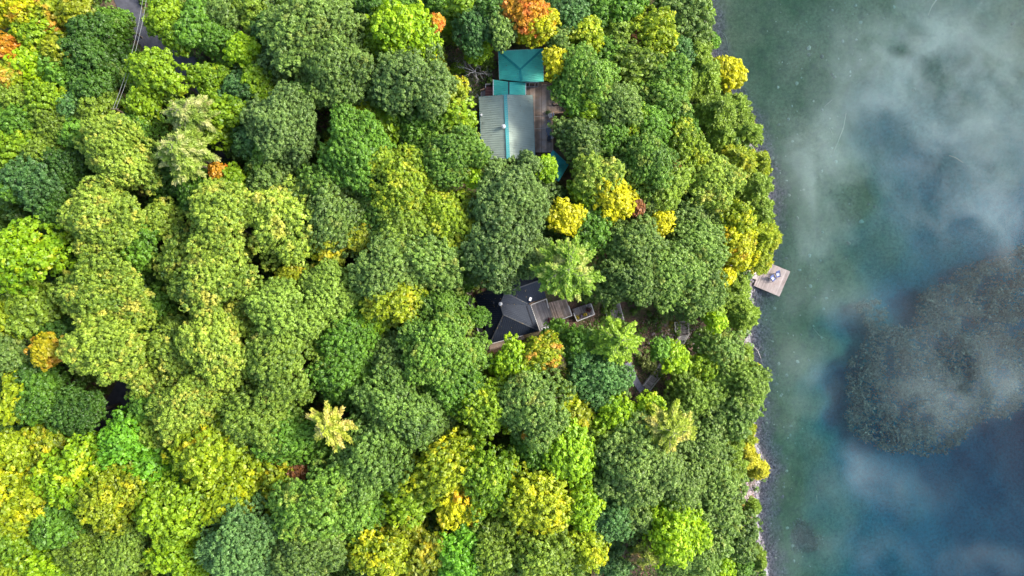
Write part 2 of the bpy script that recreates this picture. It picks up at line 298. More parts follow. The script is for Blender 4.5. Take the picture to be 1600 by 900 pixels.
TREE_TABLE = """
20 12 30 M yo 1 orange and yellow maple filling the photo's top left corner
72 18 24 M oy 1 orange patched maple at the top edge beside the corner maple
112 12 20 M ga 1 gold tinged maple at the top edge between the orange maple and the dark oaks
140 40 24 O dg 1 dark green oak at the top edge, two crowns left of the road
172 34 22 O mg 0 mid green oak standing right beside the top end of the road
10 72 17 M or 1 small orange maple cut by the left edge above the dark gap
56 58 26 M yg 1 yellow green maple just below the orange maple at the top
88 78 20 M ga 1 brownish gold maple crown enclosed by dark oaks
128 82 30 O dg 1 large dark green oak in the middle of the upper left forest corner
166 78 24 O dg 0 dark oak just left of the two power lines
10 112 20 M oy 1 green maple with orange patches on the left edge
50 100 24 M lm 1 light green and yellow maple left of the brownish gold crown
92 118 24 O mg 1 mid green oak under the brownish gold crown
26 146 26 O ol 1 olive oak by the left edge below the patchy maple
68 150 26 M yg 1 pale yellow green maple between the olive oak and dark oaks
136 134 28 O dg 1 dark green oak west of the power lines' lower end
174 122 22 O gg 0 grey green oak touching the power lines
112 166 24 O bg 1 bluish dark oak in the shade below the upper left dark oaks
156 172 24 O ol 1 olive oak where the power lines vanish into leaves
30 190 28 O mg 1 mid green oak on the left edge above the yellow green row
78 200 26 O ol 1 dull olive oak second from the left edge
122 208 24 O mg 1 mid green oak north of the tall pale tipped row
18 236 28 M yg 1 yellow green maple on the left edge above the dark teal oaks
60 242 26 O ol 1 olive green oak beside the yellow green edge maple
50 288 34 O bg 1 dark teal oak near the left edge above the bright yellow green maple
96 262 28 O dg 1 dark green oak tucked against the upper pale tipped crown
12 290 20 O mg 1 small mid green oak on the left edge above the bright yellow green maple
240 118 34 M yg 2 big bright yellow green maple hiding the road bend
217 154 23 M yg 1 smaller yellow green maple at the foot of the big roadside maple
331 125 26 M yg 1 yellow green maple right of the dark road gap
200 44 14 P gg 1 small green conifer leaning over the left verge of the road
257 28 28 M yg 1 bright yellow green maple at the top edge right of the road
274 52 18 M yg 1 yellow green maple overhanging the road's right verge
302 38 32 M mg 1 fresh green maple at the top edge, second right of the road
340 62 26 O mg 1 mid green oak east of the road gap
352 22 24 O gg 1 grey green oak at the top edge beside the fresh green maple
378 72 18 M lm 1 small lime maple left of the giant grey green oak
388 24 22 O ol 1 olive oak at the top edge left of the giant grey green oak
410 44 20 O dg 1 dark oak wedged against the giant grey green oak's west side
374 138 26 O bg 1 bluish grey oak between yellow green maples and the grey green oaks
300 186 42 Q pp 2 broad pale tipped pine south of the road gap
352 182 32 M yg 1 bright green maple touching the pale pine's east side
292 240 42 Q pp 2 second pale tipped pine with cream shoots, south of the first
341 268 9 M or 2 tiny orange maple poking up under the pale pines
242 262 26 O dg 1 dark green oak between the pale pine and the pale tipped row
176 236 48 O pt 2 large pale tipped oak, northernmost of the tall western row
212 200 26 O mg 1 mid green oak between the yellow green maple and pale pine
231 163 10 M oc 1 brownish red sapling showing beside the pale pine
394 222 24 O bg 1 dark bluish oak in the hollow west of the double grey green oak
372 292 26 M yg 1 yellow green maple below the tiny orange maple
484 52 60 O gg 2 giant grey green oak at the top edge, the widest crown there
524 112 50 O gg 2 grey green oak merging into the giant's southern side
430 96 28 O gg 1 grey green oak on the giant oak's south west flank
630 44 40 M lm 2 round lime green maple north of the dark domed oak
590 66 20 M yg 1 yellow green maple on the lime maple's west side
586 14 24 O dg 1 dark oak at the top edge left of the lime maple
636 8 20 O mg 0 low green tree at the top edge above the lime maple
634 122 52 O dk 2 dark domed oak with even grey green foliage
702 146 30 M yo2 1 yellow green maple with gold tips by the rocky clearing
712 182 24 M yg 1 yellow green maple at the southern end of the rocky clearing
664 182 30 O mg 1 mid green oak at the domed oak's south east foot
563 184 25 M ye2 1 bright yellow green maple below the domed oak, left of its twin
612 180 24 M yg 1 bright green maple below the domed oak, right of its twin
440 186 54 O gd 2 broad dark grey green oak west of the yellow twin maples
404 128 22 M yg 1 yellow green maple above the broad dark oak's west side
472 152 20 M mg 2 fresh green maple on top of the broad dark oak's north side
562 148 28 O gg 1 grey green oak between the giant and the yellow twin maples
566 238 52 O mg 2 round mid green oak below the yellow twin maples
514 236 12 M ga 1 small gold tinged maple on the round mid green oak's west rim
700 246 50 O m2 2 mid green oak just left of the pale metal roof
650 204 28 O mg 1 dark mid green oak between the round oak and the roof side oak
500 292 40 O m2 1 bright green oak south west of the round mid green oak
622 290 50 O yo1 2 large yellow green oak in the centre of the upper forest
420 230 34 O m2 1 lighter green oak on the south flank of the broad dark oak
428 280 32 O gg 1 grey green oak south of the lighter green oak
744 280 13 M lm 2 small lime sapling above the giant oak by the pale roof
682 36 11 M or 2 little orange maple north of the rocky clearing
703 34 14 M yg 0 low yellow green shrub like maple beside the little orange maple
737 44 28 O bg 1 bluish dark oak north of the rocky clearing
768 14 24 O dg 1 dark oak at the top edge left of the flaming maple
780 46 24 O gg 1 grey green oak against the teal roof's north edge
745 78 16 M lm 0 low lime maple growing in the rocky clearing
714 107 9 S yg s small yellow green shrub west of the bare white tree
722 8 14 M yg 1 yellow green maple at the top edge above the bluish dark oak
692 10 20 O mg 0 low mid green tree at the top edge above the orange sapling
675 86 8 M ye 1 tiny yellow maple on the clearing's west rim
686 106 16 M ga 0 brownish gold sapling beside the rocky clearing
762 98 12 S ol s olive shrub between the bare white tree and the teal roof
742 110 22 D gr 0 bare white dead tree lying open in the rocky clearing
700 62 12 S ol s olive shrub on the clearing's northern edge
672 62 20 O ol 0 low olive tree between the lime maple and the clearing
822 18 30 M or 2 flaming orange maple at the top edge above the teal roof
843 38 25 M yo 2 yellow half of the flaming maple pair nearest the teal roof
800 20 14 M or 1 reddish orange maple left of the flaming maple
882 28 28 O bg 1 bluish green oak right of the flaming maple
876 64 20 O gg 1 grey green oak right of the teal roof's north corner
925 14 24 O mg 1 mid green oak at the top edge right of the bluish oak
912 58 26 M ye2 2 yellow green maple north east of the teal roof
871 96 17 M ye 2 bright yellow maple touching the teal roof's east eave
916 112 38 O m2 2 mid green oak east of the bright yellow maple
896 148 24 O mg 1 mid green oak overhanging the deck stairs
972 14 28 M mg 1 bright green maple at the top edge mid way to the lake
945 44 20 O dg 0 dark low oak between green crowns north east of the deck
1020 52 28 M ye2 2 yellow green maple with orange tips near the top edge
998 64 16 M rd 1 small reddish maple on the yellow green maple's west rim
966 58 24 O ol 1 olive oak west of the small reddish maple
944 86 26 O mg 1 green oak between the yellow green maple and the grey oaks
986 104 32 M ol 1 olive green maple in the middle of the upper lakeside wood
1032 112 32 O m2 1 mid green oak with pale tips beside the lakeside cedars
966 152 36 O gg 2 grey green oak east of the deck stairs
920 158 22 M yg 1 yellow green maple between deck stairs and grey green oak
1034 158 34 O m2 1 leafy mid green oak, second row from the upper shore
1074 30 34 O gg 1 grey green oak at the top edge nearest the lake
1094 12 16 M lm 1 lime maple at the very top of the shoreline
1054 74 24 O bg 1 bluish green oak behind the upper shore cedars
1084 84 28 C ol 1 olive cedar behind the little green shore bush
1109 62 14 C mg 0 little dark green cedar bush on the upper shoreline
1140 108 17 M ye 1 bright yellow maple leaning out over the lake
1124 112 14 M ga 0 golden maple beside the yellow one leaning over the lake
1098 116 28 C ol 1 olive cedar behind the bright yellow leaning maple
1104 136 16 D gr 1 silvery bare dead tree among the upper shore cedars
1076 130 24 C ol 1 olive cedar inland of the silvery bare tree
1118 172 30 C ol 1 full olive cedar south of the silvery bare tree
1150 172 26 C ol 1 dense olive cedar standing at the shore above the red dock
1162 206 26 C ol 1 olive cedar whose fronds touch the small red dock
1126 212 28 C ol 1 olive cedar, second from the small red dock
1152 252 28 C ga2 2 golden cedar south of the small red dock
1188 262 20 C ga2 1 small golden cedar at the shoreline beside the larger golden one
1178 292 28 C ol 1 pale olive cedar at the shoreline below the golden cedars
1070 200 26 O mg 1 mid green oak behind the shore cedars above the yellow green oak
1062 236 32 O yo1 2 yellow green oak above the small reddish brown sapling
1020 190 30 O mg 1 shaded mid green oak north of the big soft green oak
990 196 28 M yg 1 yellowish green maple east of the deck's middle
909 212 33 O gg 1 grey green oak just east of the teal gazebo roof
950 206 28 O mg 1 mid green oak two crowns east of the deck
1010 248 40 O m2 2 big soft green oak between gazebo and golden cedars
936 276 34 O pt 2 pale tipped oak south east of the teal gazebo roof
966 262 26 O gg 1 grey green oak right of the pale tipped oak by the gazebo
854 262 15 M lm 2 bright lime yellow maple half covering the teal gazebo roof
1053 263 9 M rd 2 small reddish brown sapling in the upper lakeside wood
1046 292 34 O ol 1 olive oak just south of the reddish brown sapling
1114 288 38 O pt 2 pale tipped oak behind the golden cedars
1092 248 20 C ol 1 round olive cedar behind the golden cedar
1148 300 24 C ol 0 dark olive cedar under the golden cedar's south side
32 384 46 M lm2 2 large bright yellow green maple on the left edge
92 338 28 O dg 1 dark green oak right of the large yellow green edge maple
96 400 28 O dg 0 shaded dark oak low between the edge maple and the pale row
150 342 50 O pt 2 pale yellow tipped oak, second of the tall western row
204 372 32 O mg 1 darker green oak in the gap east of the western row
245 336 24 O pt 1 small pale tipped oak between western and central rows
266 322 24 O dg 0 dark green low oak beside the small pale tipped oak
168 448 54 O pt 2 pale yellow tipped oak, third of the tall western row
166 540 54 O pt 2 pale yellow tipped oak, fourth of the tall western row
212 482 30 O mg 1 green oak on the east side of the western row's third crown
60 478 32 M ol 1 olive maple below the large yellow green edge maple
14 500 26 M ye2 1 yellow green maple on the left edge above the orange tree
96 520 26 O dg 1 dark oak hugging the western row's fourth crown
70 548 20 M oy2 2 orange gold maple alone near the left edge
18 560 30 O gg 1 grey green oak on the left edge beside the orange gold maple
60 588 24 O dg 1 dark green oak under the orange gold maple
110 452 26 O dg 0 dark low oak between edge maples and the western row
340 342 60 O pt 2 broad pale tipped oak, northernmost of the central row
328 446 62 O pt 2 broad pale tipped oak, second of the central row
274 408 34 O pt 1 small pale tipped oak west of the central row's second crown
340 546 60 O pt 2 broad pale tipped oak, third of the central row
268 548 40 O pt 1 pale tipped oak leaning west from the central row
288 636 48 O pt 2 pale tipped oak, southern end of the central row
226 590 32 O pt 1 pale tipped oak overhanging the dark road gap
300 300 26 O mg 1 dark mid green oak between pale pine and central row
246 440 24 O dg 0 dark low oak in the cleft between the two pale rows
430 352 48 O pt 2 pale tipped oak east of the central row's northern end
516 338 42 O gg 2 grey green oak north of the two olive gold maples
470 310 30 O gg 1 grey green oak above the pale tipped oak's shoulder
522 388 24 M ga 2 olive gold maple, larger of the neighbouring pair
563 376 17 M ga 2 olive gold maple, smaller of the neighbouring pair
450 428 15 M ga 2 gold and orange sapling south west of the olive gold pair
480 400 30 O dg 0 dark oak in the hollow beside the olive gold pair
600 338 36 O m2 1 green oak north of the middle grey oaks
626 358 42 O ol 2 olive green oak in the middle of the forest
648 320 8 M rd 3 dark reddish brown bare patch of a sapling among green oaks
602 420 50 O gg 2 grey green oak at the middle, west of its pale neighbour
668 412 44 O g2 2 pale grey green oak left of the bright sapling
695 346 44 O yo1 2 yellow green oak west of the dark giant by the roof
787 308 54 O gd 2 dark giant oak spreading south of the pale metal roof
778 372 58 O gd 2 dark giant oak between the two cottages
806 402 38 O gd 1 dark oak leaning over the dark roof's north corner
738 398 34 O gd 1 dark oak west of the giant between the cottages
832 312 30 O gd 1 dark grey oak south of the teal gazebo roof
825 257 19 O gd 2 dark grey oak against the deck's southern end
716 436 22 M mg 0 vivid green maple tucked below the dark oak near the dark roof
512 458 48 O p2 1 pale green oak south of the olive gold pair
556 450 24 O mg 1 small green oak between the pale oak and long olive crown
606 466 38 M ga2 2 olive yellow maple stretched above the dark hollow
584 502 22 M yg 2 lime green maple on the dark hollow's west rim
632 500 26 O dg 0 dark low oak inside the hollow west of the dark roof
692 470 40 O m2 1 green oak north west of the dark roof
440 500 52 O p2 2 pale green oak right of the central row's middle
436 578 54 O pt2 2 pale green oak carrying one orange patch
438 572 9 M or 3 orange leafed sapling tip rising through a pale oak
456 568 6 M or 3 faint orange twig cluster right beside the larger orange tip
540 524 44 O mg 1 mid green oak west of the dark hollow
528 584 44 O mg 1 mid green oak above the yellow star pine
688 550 60 O m2 2 large mid green oak west of the dark roof's south corner
614 566 40 O gg 1 grey green oak between two mid green oaks south of the hollow
749 499 15 O mg 1 mid green oak branch crown overlapping the dark roof's west side
737 557 24 O m2 1 mid green oak touching the dark roof's south corner
792 564 26 M lm 2 lime yellow maple south of the dark roof
846 554 25 M oy 2 lime maple with orange patches below the white bench
826 572 20 M yg 1 yellow green maple between the two bright maples by the dark roof
768 572 16 M ga 0 low golden maple left of the lime yellow one
880 338 22 M ye 2 yellow maple south of the teal gazebo
954 312 28 M ye 2 bright yellow maple beside the dark red sapling
918 306 18 M yg 1 yellow green maple left of the bright yellow one
992 325 10 M rd 2 dark red round sapling by the bright yellow maple
926 358 36 M mg 1 fresh green maple right of the yellow maple below the gazebo
870 308 18 O dg 0 dark low oak south of the teal gazebo
884 424 50 Q pg 3 big light green pine overhanging the dark roof cottage deck
988 384 40 O gg 1 soft green oak east of the big light green pine
962 438 30 O gg 1 dark grey green oak over the first boardwalk landing
1002 440 38 O gg 2 grey green oak north of the leafy slope
1033 346 15 M ye 2 little yellow maple tip among the eastern green oaks
1020 318 26 O gg 1 grey green oak left of the olive oak above the yellow tip
1062 340 30 O gg 1 grey green oak right of the little yellow tip
1050 420 46 O g2 2 pale grey green oak above the boardwalk stairs
1094 388 44 O g2 2 pale grey green oak inland of the yellow orange shore maple
1098 452 40 O g2 2 pale grey green oak south of its twin inland of the dock
1062 458 27 O gg 1 grey green oak shading the boardwalk landing
1150 386 30 M yo 2 yellow orange maple inland of the dock
1152 340 26 M ye2 2 yellow green maple north of the yellow orange shore maple
1110 336 26 O gg 1 grey green oak left of the yellow green maple near shore
1184 330 26 C ol 1 olive cedar on the shoreline north of the dock
1190 372 28 C ga2 1 yellowish olive cedar on the shoreline just above the dock
1181 410 22 C ga2 1 yellowish olive cedar covering the dock's inland corner
1132 436 12 M ye 2 small bright yellow maple inland of the dock
1150 454 25 C ol 1 olive cedar just below the dock's inland end
1130 462 24 C ol 1 olive cedar below the small bright yellow maple
1158 490 28 C ol 1 olive cedar on the shore south of the dock
1122 502 13 M lm 2 little lime maple on the slope south of the dock
1112 484 16 M ol 1 olive sapling above the little lime maple
962 530 36 Q lp 2 light lime pine right of the dark roof cottage deck
906 546 26 M mg 1 soft green maple below the deck of the dark roof cottage
870 524 18 M mg 0 green sapling just below the white bench
938 580 36 O bg 1 bluish green oak below the light lime pine
1054 560 19 M lm 1 lime maple hanging over the boardwalk stairs
1032 548 16 M mg 1 green maple left of the lime maple on the stairs
1012 568 14 S gp s pale sparse shrub west of the lower boardwalk
1096 574 26 M yg 1 yellow green maple east of the lower boardwalk
1132 552 34 O g2 1 pale oak by the shore level with the boardwalk stairs
1158 596 38 O p2 2 pale green oak on the shore below the sunlit twig
1177 577 9 M ye 2 tiny yellow maple on the shoreline
1164 552 12 C ol 0 small olive cedar leaning out over the shore
1114 612 34 O p2 1 pale green oak west of the shoreline oak with the yellow tip
1160 650 34 O g2 2 grey green oak on the shore north of the rocky point
30 616 30 M ye2 1 yellow topped maple at the left edge south of the grey oak
74 630 34 O mg 1 mid green oak beside the yellow topped edge maple
20 706 30 M ye2 1 yellow maple on the left edge in the lower forest
76 700 26 M yo2 1 yellow sprayed maple beside the yellow edge maple
116 652 38 O dg 1 dark green oak left of the dark road gap
44 660 26 O dg 0 dark low oak between the yellow edge maples
196 690 34 M br 2 vivid green maple below the dark road gap
222 734 30 M br 1 vivid dark green maple south of its brighter twin
246 672 32 O ol 1 dull olive oak right of the vivid green maple
228 642 24 O mg 1 green oak on the dark road gap's south side
104 752 46 M lm2 1 large lime maple in the lower left forest
28 782 46 M ye3 1 golden yellow maple at the left edge, widest of the lower ones
172 784 52 M ga2 2 olive yellow broad maple right of the large lime maple
88 812 36 M mg 1 fresh green maple below the large lime maple
20 846 30 M yg 1 yellow green maple near the bottom left corner
70 882 28 M lm 1 lime maple on the bottom edge near the left corner
128 856 38 O ol 1 olive gold flecked oak near the bottom edge
190 862 38 O p2 1 pale green oak on the bottom edge left of the tall yellow green maples
14 892 22 M ye2 1 yellow green maple in the bottom left corner
322 708 44 M yo3 2 yellow green maple with gold flecks south of the central row
356 772 32 M ye2 2 bright yellow maple north of the blue grey oak
268 794 44 M yg 2 tall yellow green maple left of the bright yellow maple
278 866 36 M lm2 1 lime yellow maple at the bottom edge left of the blue grey oak
306 750 24 M mg 1 green maple between the gold flecked and bright yellow maples
226 804 26 O dg 0 dark low oak beside the olive yellow broad maple
372 840 54 O bb 2 blue grey oak on the bottom edge
394 650 46 O pt2 2 pale green oak east of the central row's southern end
384 722 34 M ye2 1 yellow green maple east of the gold flecked maple
520 664 34 P yp 3 yellow star shaped pine above the dark gap
446 686 38 O mg 2 mid green oak left of the yellow star pine
482 700 24 M br 0 vivid green low maple beside the dark gap
436 762 36 M yo2 1 olive yellow maple above the blue grey oak
466 742 11 M rd 2 rust coloured sapling below the dark gap
618 640 62 O g3 2 broad grey green oak south of the middle hollow
582 716 56 O g3 2 round grey green oak right of the yellow star pine
508 786 64 O m2 2 big mid green oak below the dark gap
478 862 50 O gg 2 grey green oak at the bottom edge right of the blue grey oak
432 852 26 O gg 1 small grey green oak squeezed beside the blue grey oak
560 806 34 O mg 1 mid green oak between the big oak and the yellow group
668 660 40 O gg 1 grey green oak east of the broad grey green oak
704 612 44 O mg 1 mid green oak south west of the lime yellow maple
754 640 40 M yg 2 yellow green maple south of the dark roof cottage
690 738 48 M ye3 2 broad yellow green maple in the lower middle forest
714 788 34 M yo4 2 golden orange maple with bare twigs below the broad yellow one
768 744 40 M yg 2 yellow green maple right of the golden one
640 776 34 M yg 1 yellow green maple left of the golden orange maple
622 816 28 M ga 1 gold flecked maple above the bare white birch
600 866 38 M ye3 2 golden yellow maple at the bottom edge by the white birch
660 872 34 M ga 1 gold and olive maple at the bottom edge between two birches
636 836 22 D wh 2 bare white birch crown beside the gold flecked maple
566 874 20 D wh 1 bare white birch leaning at the bottom edge
716 860 36 M br 1 vivid green maple at the bottom edge under the golden one
776 862 36 M ol 1 olive maple at the bottom edge mid way across
742 816 26 O mg 0 low mid green oak below the yellow green maple
674 826 14 D gr 1 grey bare twiggy treetop left of the golden orange maple
724 690 26 O gg 0 low grey green oak behind the broad yellow maple
830 640 50 O g2 2 pale grey green oak south of the orange patched maple
886 628 22 M ye2 1 slender yellow green maple right of the pale oak below the cottage
896 664 20 M ga 1 golden slender maple below the yellow green one
958 652 28 M lm 2 lime maple left of the gravel path's foot
928 606 32 O bg 1 bluish green oak west of the gravel path
934 688 30 M ol 1 olive maple south of the lime maple
1042 668 44 Q ly 3 broad pale yellow pine south of the boardwalk
1016 640 20 M lm2 2 yellow lime maple right under the gravel path's foot
1080 630 34 O p2 1 pale green oak right of the boardwalk's foot
1116 666 34 O gg 1 grey green oak between the pale pine and shore oak
1092 708 36 O gg 2 grey green oak east of the pale yellow pine
1136 700 26 C ol 1 olive cedar inland of the rocky point
1160 680 20 C ga2 0 small gold green cedar above the rocky point
882 708 38 M lm3 2 bright green maple topped with tiny orange tips
877 684 7 M or 3 tiny orange sapling tip above the bright green maple
824 680 6 M or 3 tiniest orange sapling tip near the pale oak's south rim
832 700 32 O mg 1 mid green oak between the pale oak and yellow lime maples
836 782 42 M ye3 2 yellow lime maple in the lower middle, west of a slender one
904 790 28 M lm 2 slender lime maple east of the yellow lime maple
914 854 28 M ye2 2 bright yellow green maple at the bottom left of the dark clearing
850 856 40 M ol 1 olive maple at the bottom edge under the yellow lime maple
934 760 30 O bg 1 bluish green oak right of the slender lime maple
988 738 56 O g4 2 large grey green oak below the pale yellow pine
950 810 36 O bg 1 bluish green oak left of the lime dome maple
1046 828 40 M lm 2 round lime dome maple in the lower lakeside wood
1004 800 34 O g4 1 grey green oak above the brownish topped pine
1056 758 38 O g4 2 grey green oak above the round lime dome maple
1008 862 22 Q py 1 brownish topped olive pine near the bottom clearing
960 880 22 O bb 0 low blue green oak in the bottom clearing
1110 776 40 O gg 2 grey green oak inland of the shingle beach
1080 870 42 O g2 2 pale grey green oak at the bottom edge near the shore
1120 832 34 O g2 1 pale grey green oak right of the lime dome maple
1128 884 18 M lm 1 small lime maple at the bottom edge near the shore
1134 738 30 C ol 2 bushy olive cedar beside the rocky point
1166 712 18 C yc 1 yellow cedar leaning out over the rocky point
1184 732 14 C yc 0 small yellow cedar at the rocky point's tip
1146 776 14 S oc s brownish gold shrub on the shingle bank
1174 792 11 C ol 0 small round olive cedar on the shingle beach
1152 806 14 S rd s reddish brown shrub above the shingle beach
1160 838 32 O gg 1 grey green oak at the shore near the bottom edge
1184 872 16 C ol 0 olive cedar at the shore near the bottom edge
1134 812 12 S ga s golden shrub behind the shingle beach oak
1160 886 16 O mg 0 low mid green oak in the bottom shore corner
"""
# ------------------------------------------------------------------ ground and water
def pn(n, l, scale, detail=6, rough=.6, vec=None, typ="ShaderNodeTexNoise"):
    q = n.new(typ); q.inputs["Scale"].default_value = scale
    if typ == "ShaderNodeTexNoise":
        q.inputs["Detail"].default_value = detail; q.inputs["Roughness"].default_value = rough
    l.new(vec, q.inputs["Vector"]); return q
def mixc(n, l, f, a, b):
    mx = n.new("ShaderNodeMix"); mx.data_type = 'RGBA'
    for i, v in ((0, f), (6, a), (7, b)):
        if isinstance(v, tuple): mx.inputs[i].default_value = (*v, 1)
        elif isinstance(v, (int, float)): mx.inputs[i].default_value = v
        else: l.new(v, mx.inputs[i])
    return mx.outputs[2]
def mrange(n, l, v, a, b, c=0.0, d=1.0):
    m = n.new("ShaderNodeMapRange"); m.inputs[1].default_value = a; m.inputs[2].default_value = b
    m.inputs[3].default_value = c; m.inputs[4].default_value = d
    l.new(v, m.inputs[0]); return m.outputs[0]

def ground_mat():
    m, nt, n, l = nodes("forest_floor")
    out = n.new("ShaderNodeOutputMaterial"); b = n.new("ShaderNodeBsdfPrincipled"); l.new(b.outputs[0], out.inputs[0])
    b.inputs["Roughness"].default_value = .95; b.inputs["Specular IOR Level"].default_value = .15
    g = n.new("ShaderNodeNewGeometry"); v = g.outputs["Position"]
    litter = pn(n, l, 3.2, 8, .75, v); patch = pn(n, l, .35, 5, .6, v); moss = pn(n, l, .55, 6, .6, v)
    c = mixc(n, l, mrange(n, l, litter.outputs[0], .35, .65), (.05, .038, .028), (.19, .135, .10))
    red = mixc(n, l, mrange(n, l, litter.outputs[0], .3, .7), (.08, .045, .03), (.28, .165, .12))
    c = mixc(n, l, mrange(n, l, patch.outputs[0], .42, .6), c, red)
    grn = mixc(n, l, mrange(n, l, litter.outputs[0], .3, .7), (.04, .06, .02), (.15, .17, .06))
    c = mixc(n, l, mrange(n, l, moss.outputs[0], .44, .6, 0, .8), c, grn)
    rk = n.new("ShaderNodeAttribute"); rk.attribute_name = "rock"
    rkn = pn(n, l, 1.1, 8, .7, v)
    rc = mixc(n, l, mrange(n, l, rkn.outputs[0], .38, .62), (.12, .11, .12), (.42, .40, .42))
    mm = n.new("ShaderNodeMath"); mm.operation = 'MULTIPLY'; mm.use_clamp = True
    l.new(rk.outputs["Fac"], mm.inputs[0]); l.new(mrange(n, l, patch.outputs[0], .3, .55), mm.inputs[1])
    c = mixc(n, l, mm.outputs[0], c, rc)
    l.new(c, b.inputs["Base Color"])
    bp = n.new("ShaderNodeBump"); bp.inputs["Strength"].default_value = .6; bp.inputs["Distance"].default_value = .12
    l.new(litter.outputs[0], bp.inputs["Height"]); l.new(bp.outputs[0], b.inputs["Normal"])
    return m

def bed_mat():
    m, nt, n, l = nodes("lake_bed_sediment_and_water_blue")
    out = n.new("ShaderNodeOutputMaterial"); b = n.new("ShaderNodeBsdfPrincipled"); l.new(b.outputs[0], out.inputs[0])
    b.inputs["Roughness"].default_value = 1; b.inputs["Specular IOR Level"].default_value = 0
    g = n.new("ShaderNodeNewGeometry"); v = g.outputs["Position"]
    sep = n.new("ShaderNodeSeparateXYZ"); l.new(v, sep.inputs[0])
    grain = pn(n, l, 1.7, 10, .85, v); broad = pn(n, l, .09, 6, .6, v); mid = pn(n, l, .5, 7, .7, v)
    pale = (.18, .20, .12); green = (.07, .125, .06)
    c = mixc(n, l, mrange(n, l, broad.outputs[0], .38, .62), green, pale)
    c = mixc(n, l, mrange(n, l, mid.outputs[0], .5, .68, 0, .55), c, (.055, .075, .06))
    deep = (.001, .20, .27)  # blue of light scattered in deep water, painted into the bed colour
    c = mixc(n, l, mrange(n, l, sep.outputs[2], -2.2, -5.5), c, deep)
    # gravel by the shore: purplish grey cobbles
    vo = pn(n, l, 3.4, vec=v, typ="ShaderNodeTexVoronoi")
    cob = mixc(n, l, mrange(n, l, vo.outputs["Color"], .15, .9), (.06, .052, .062), (.23, .20, .22))
    a = n.new("ShaderNodeAttribute"); a.attribute_name = "gravel"
    fac = n.new("ShaderNodeMath"); fac.operation = 'ADD'; fac.use_clamp = True
    l.new(a.outputs["Fac"], fac.inputs[0]); l.new(mrange(n, l, mid.outputs[0], .35, .65, -.25, .25), fac.inputs[1])
    gm = mrange(n, l, a.outputs['Fac'], 0.02, .3); f2 = n.new('ShaderNodeMath'); f2.operation = 'MULTIPLY'; l.new(fac.outputs[0], f2.inputs[0]); l.new(gm, f2.inputs[1])
    c = mixc(n, l, f2.outputs[0], c, cob)
    gr = mrange(n, l, grain.outputs[0], .32, .68, .5, 1.5)
    sc = n.new("ShaderNodeVectorMath"); sc.operation = 'SCALE'; l.new(c, sc.inputs[0]); l.new(gr, sc.inputs["Scale"])
    l.new(sc.outputs[0], b.inputs["Base Color"])
    return m

def axis_coords(lo, hi, step):
    core = list(np.arange(lo, hi + step, step)); ext = []; s = step; x = core[-1]
    while x < 1800: s *= 1.5; x += s; ext.append(x)
    low = []; s = step; x = core[0]
    while x > -1800: s *= 1.5; x -= s; low.append(x)
    return np.array(low[::-1] + core + ext)
gx = axis_coords(-100, 100, .8); gy = axis_coords(-60, 60, .8)
X, Y = np.meshgrid(gx, gy); Z = height(X, Y)
Z += np.where((Z > 2), RNG.normal(size=Z.shape) * .05, RNG.normal(size=Z.shape) * .015)
D = shore_x(Y) - X
nx, ny = len(gx), len(gy)
idx = np.arange(nx * ny).reshape(ny, nx)
F = np.stack([idx[:-1, :-1], idx[:-1, 1:], idx[1:, 1:], idx[1:, :-1]], -1).reshape(-1, 4)
Dc = (D[:-1, :-1] + D[1:, 1:]).ravel() / 2
Vall = np.stack([X, Y, Z], -1).reshape(-1, 3)
def spot(cx, cy_, r, z=9.0):
    p = P(cx, cy_, z); return np.exp(-(((X - p.x) ** 2 + (Y - p.y) ** 2) / (r * K) ** 2))
rock = np.clip(spot(722, 140, 26) + spot(715, 100, 20) * .8 + spot(738, 215, 18) * .7 + np.exp(-(np.abs(D) / 1.3) ** 2) * 1.3
               + spot(1165, 800, 26, 1.0) * 1.4 + spot(1090, 545, 14, 3) * .4, 0, 1)
grav = np.clip(1.35 - (-D) / 4.2, 0, 1)
def sub_mesh(name, mask, mat, attrs):
    used = np.unique(F[mask]); remap = -np.ones(nx * ny, int); remap[used] = np.arange(len(used))
    me = fast_mesh(name, Vall[used], remap[F[mask]], None, mat)
    for an, arr in attrs.items():
        a = me.attributes.new(an, 'FLOAT', 'POINT'); a.data.foreach_set("value", arr.ravel()[used].astype(np.float32))
    me.polygons.foreach_set("use_smooth", [True] * len(me.polygons))
    o = bpy.data.objects.new(name, me); COL.objects.link(o); return tag(o, kind="structure")
sub_mesh("ground", Dc > -0.4, ground_mat(), {"rock": rock})
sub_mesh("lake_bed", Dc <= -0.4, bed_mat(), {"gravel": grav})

# water body: a closed box of clear absorbing water, its top is the surface
def water_mat():
    m, nt, n, l = nodes("lake_water")
    out = n.new("ShaderNodeOutputMaterial")
    tr = n.new("ShaderNodeBsdfTransparent"); gl = n.new("ShaderNodeBsdfGlossy"); gl.inputs["Roughness"].default_value = .03
    fr = n.new("ShaderNodeFresnel"); fr.inputs["IOR"].default_value = 1.33
    g = n.new("ShaderNodeNewGeometry")
    nz = pn(n, l, 2.2, 4, .6, g.outputs["Position"])
    bp = n.new("ShaderNodeBump"); bp.inputs["Strength"].default_value = .12; bp.inputs["Distance"].default_value = .03
    l.new(nz.outputs[0], bp.inputs["Height"]); l.new(bp.outputs[0], gl.inputs["Normal"])
    mx = n.new("ShaderNodeMixShader"); l.new(fr.outputs[0], mx.inputs[0]); l.new(tr.outputs[0], mx.inputs[1]); l.new(gl.outputs[0], mx.inputs[2])
    l.new(mx.outputs[0], out.inputs["Surface"])
    va = n.new("ShaderNodeVolumeAbsorption"); va.inputs["Color"].default_value = (0.0, .74, .80, 1); va.inputs["Density"].default_value = .25
    l.new(va.outputs[0], out.inputs["Volume"])
    return m
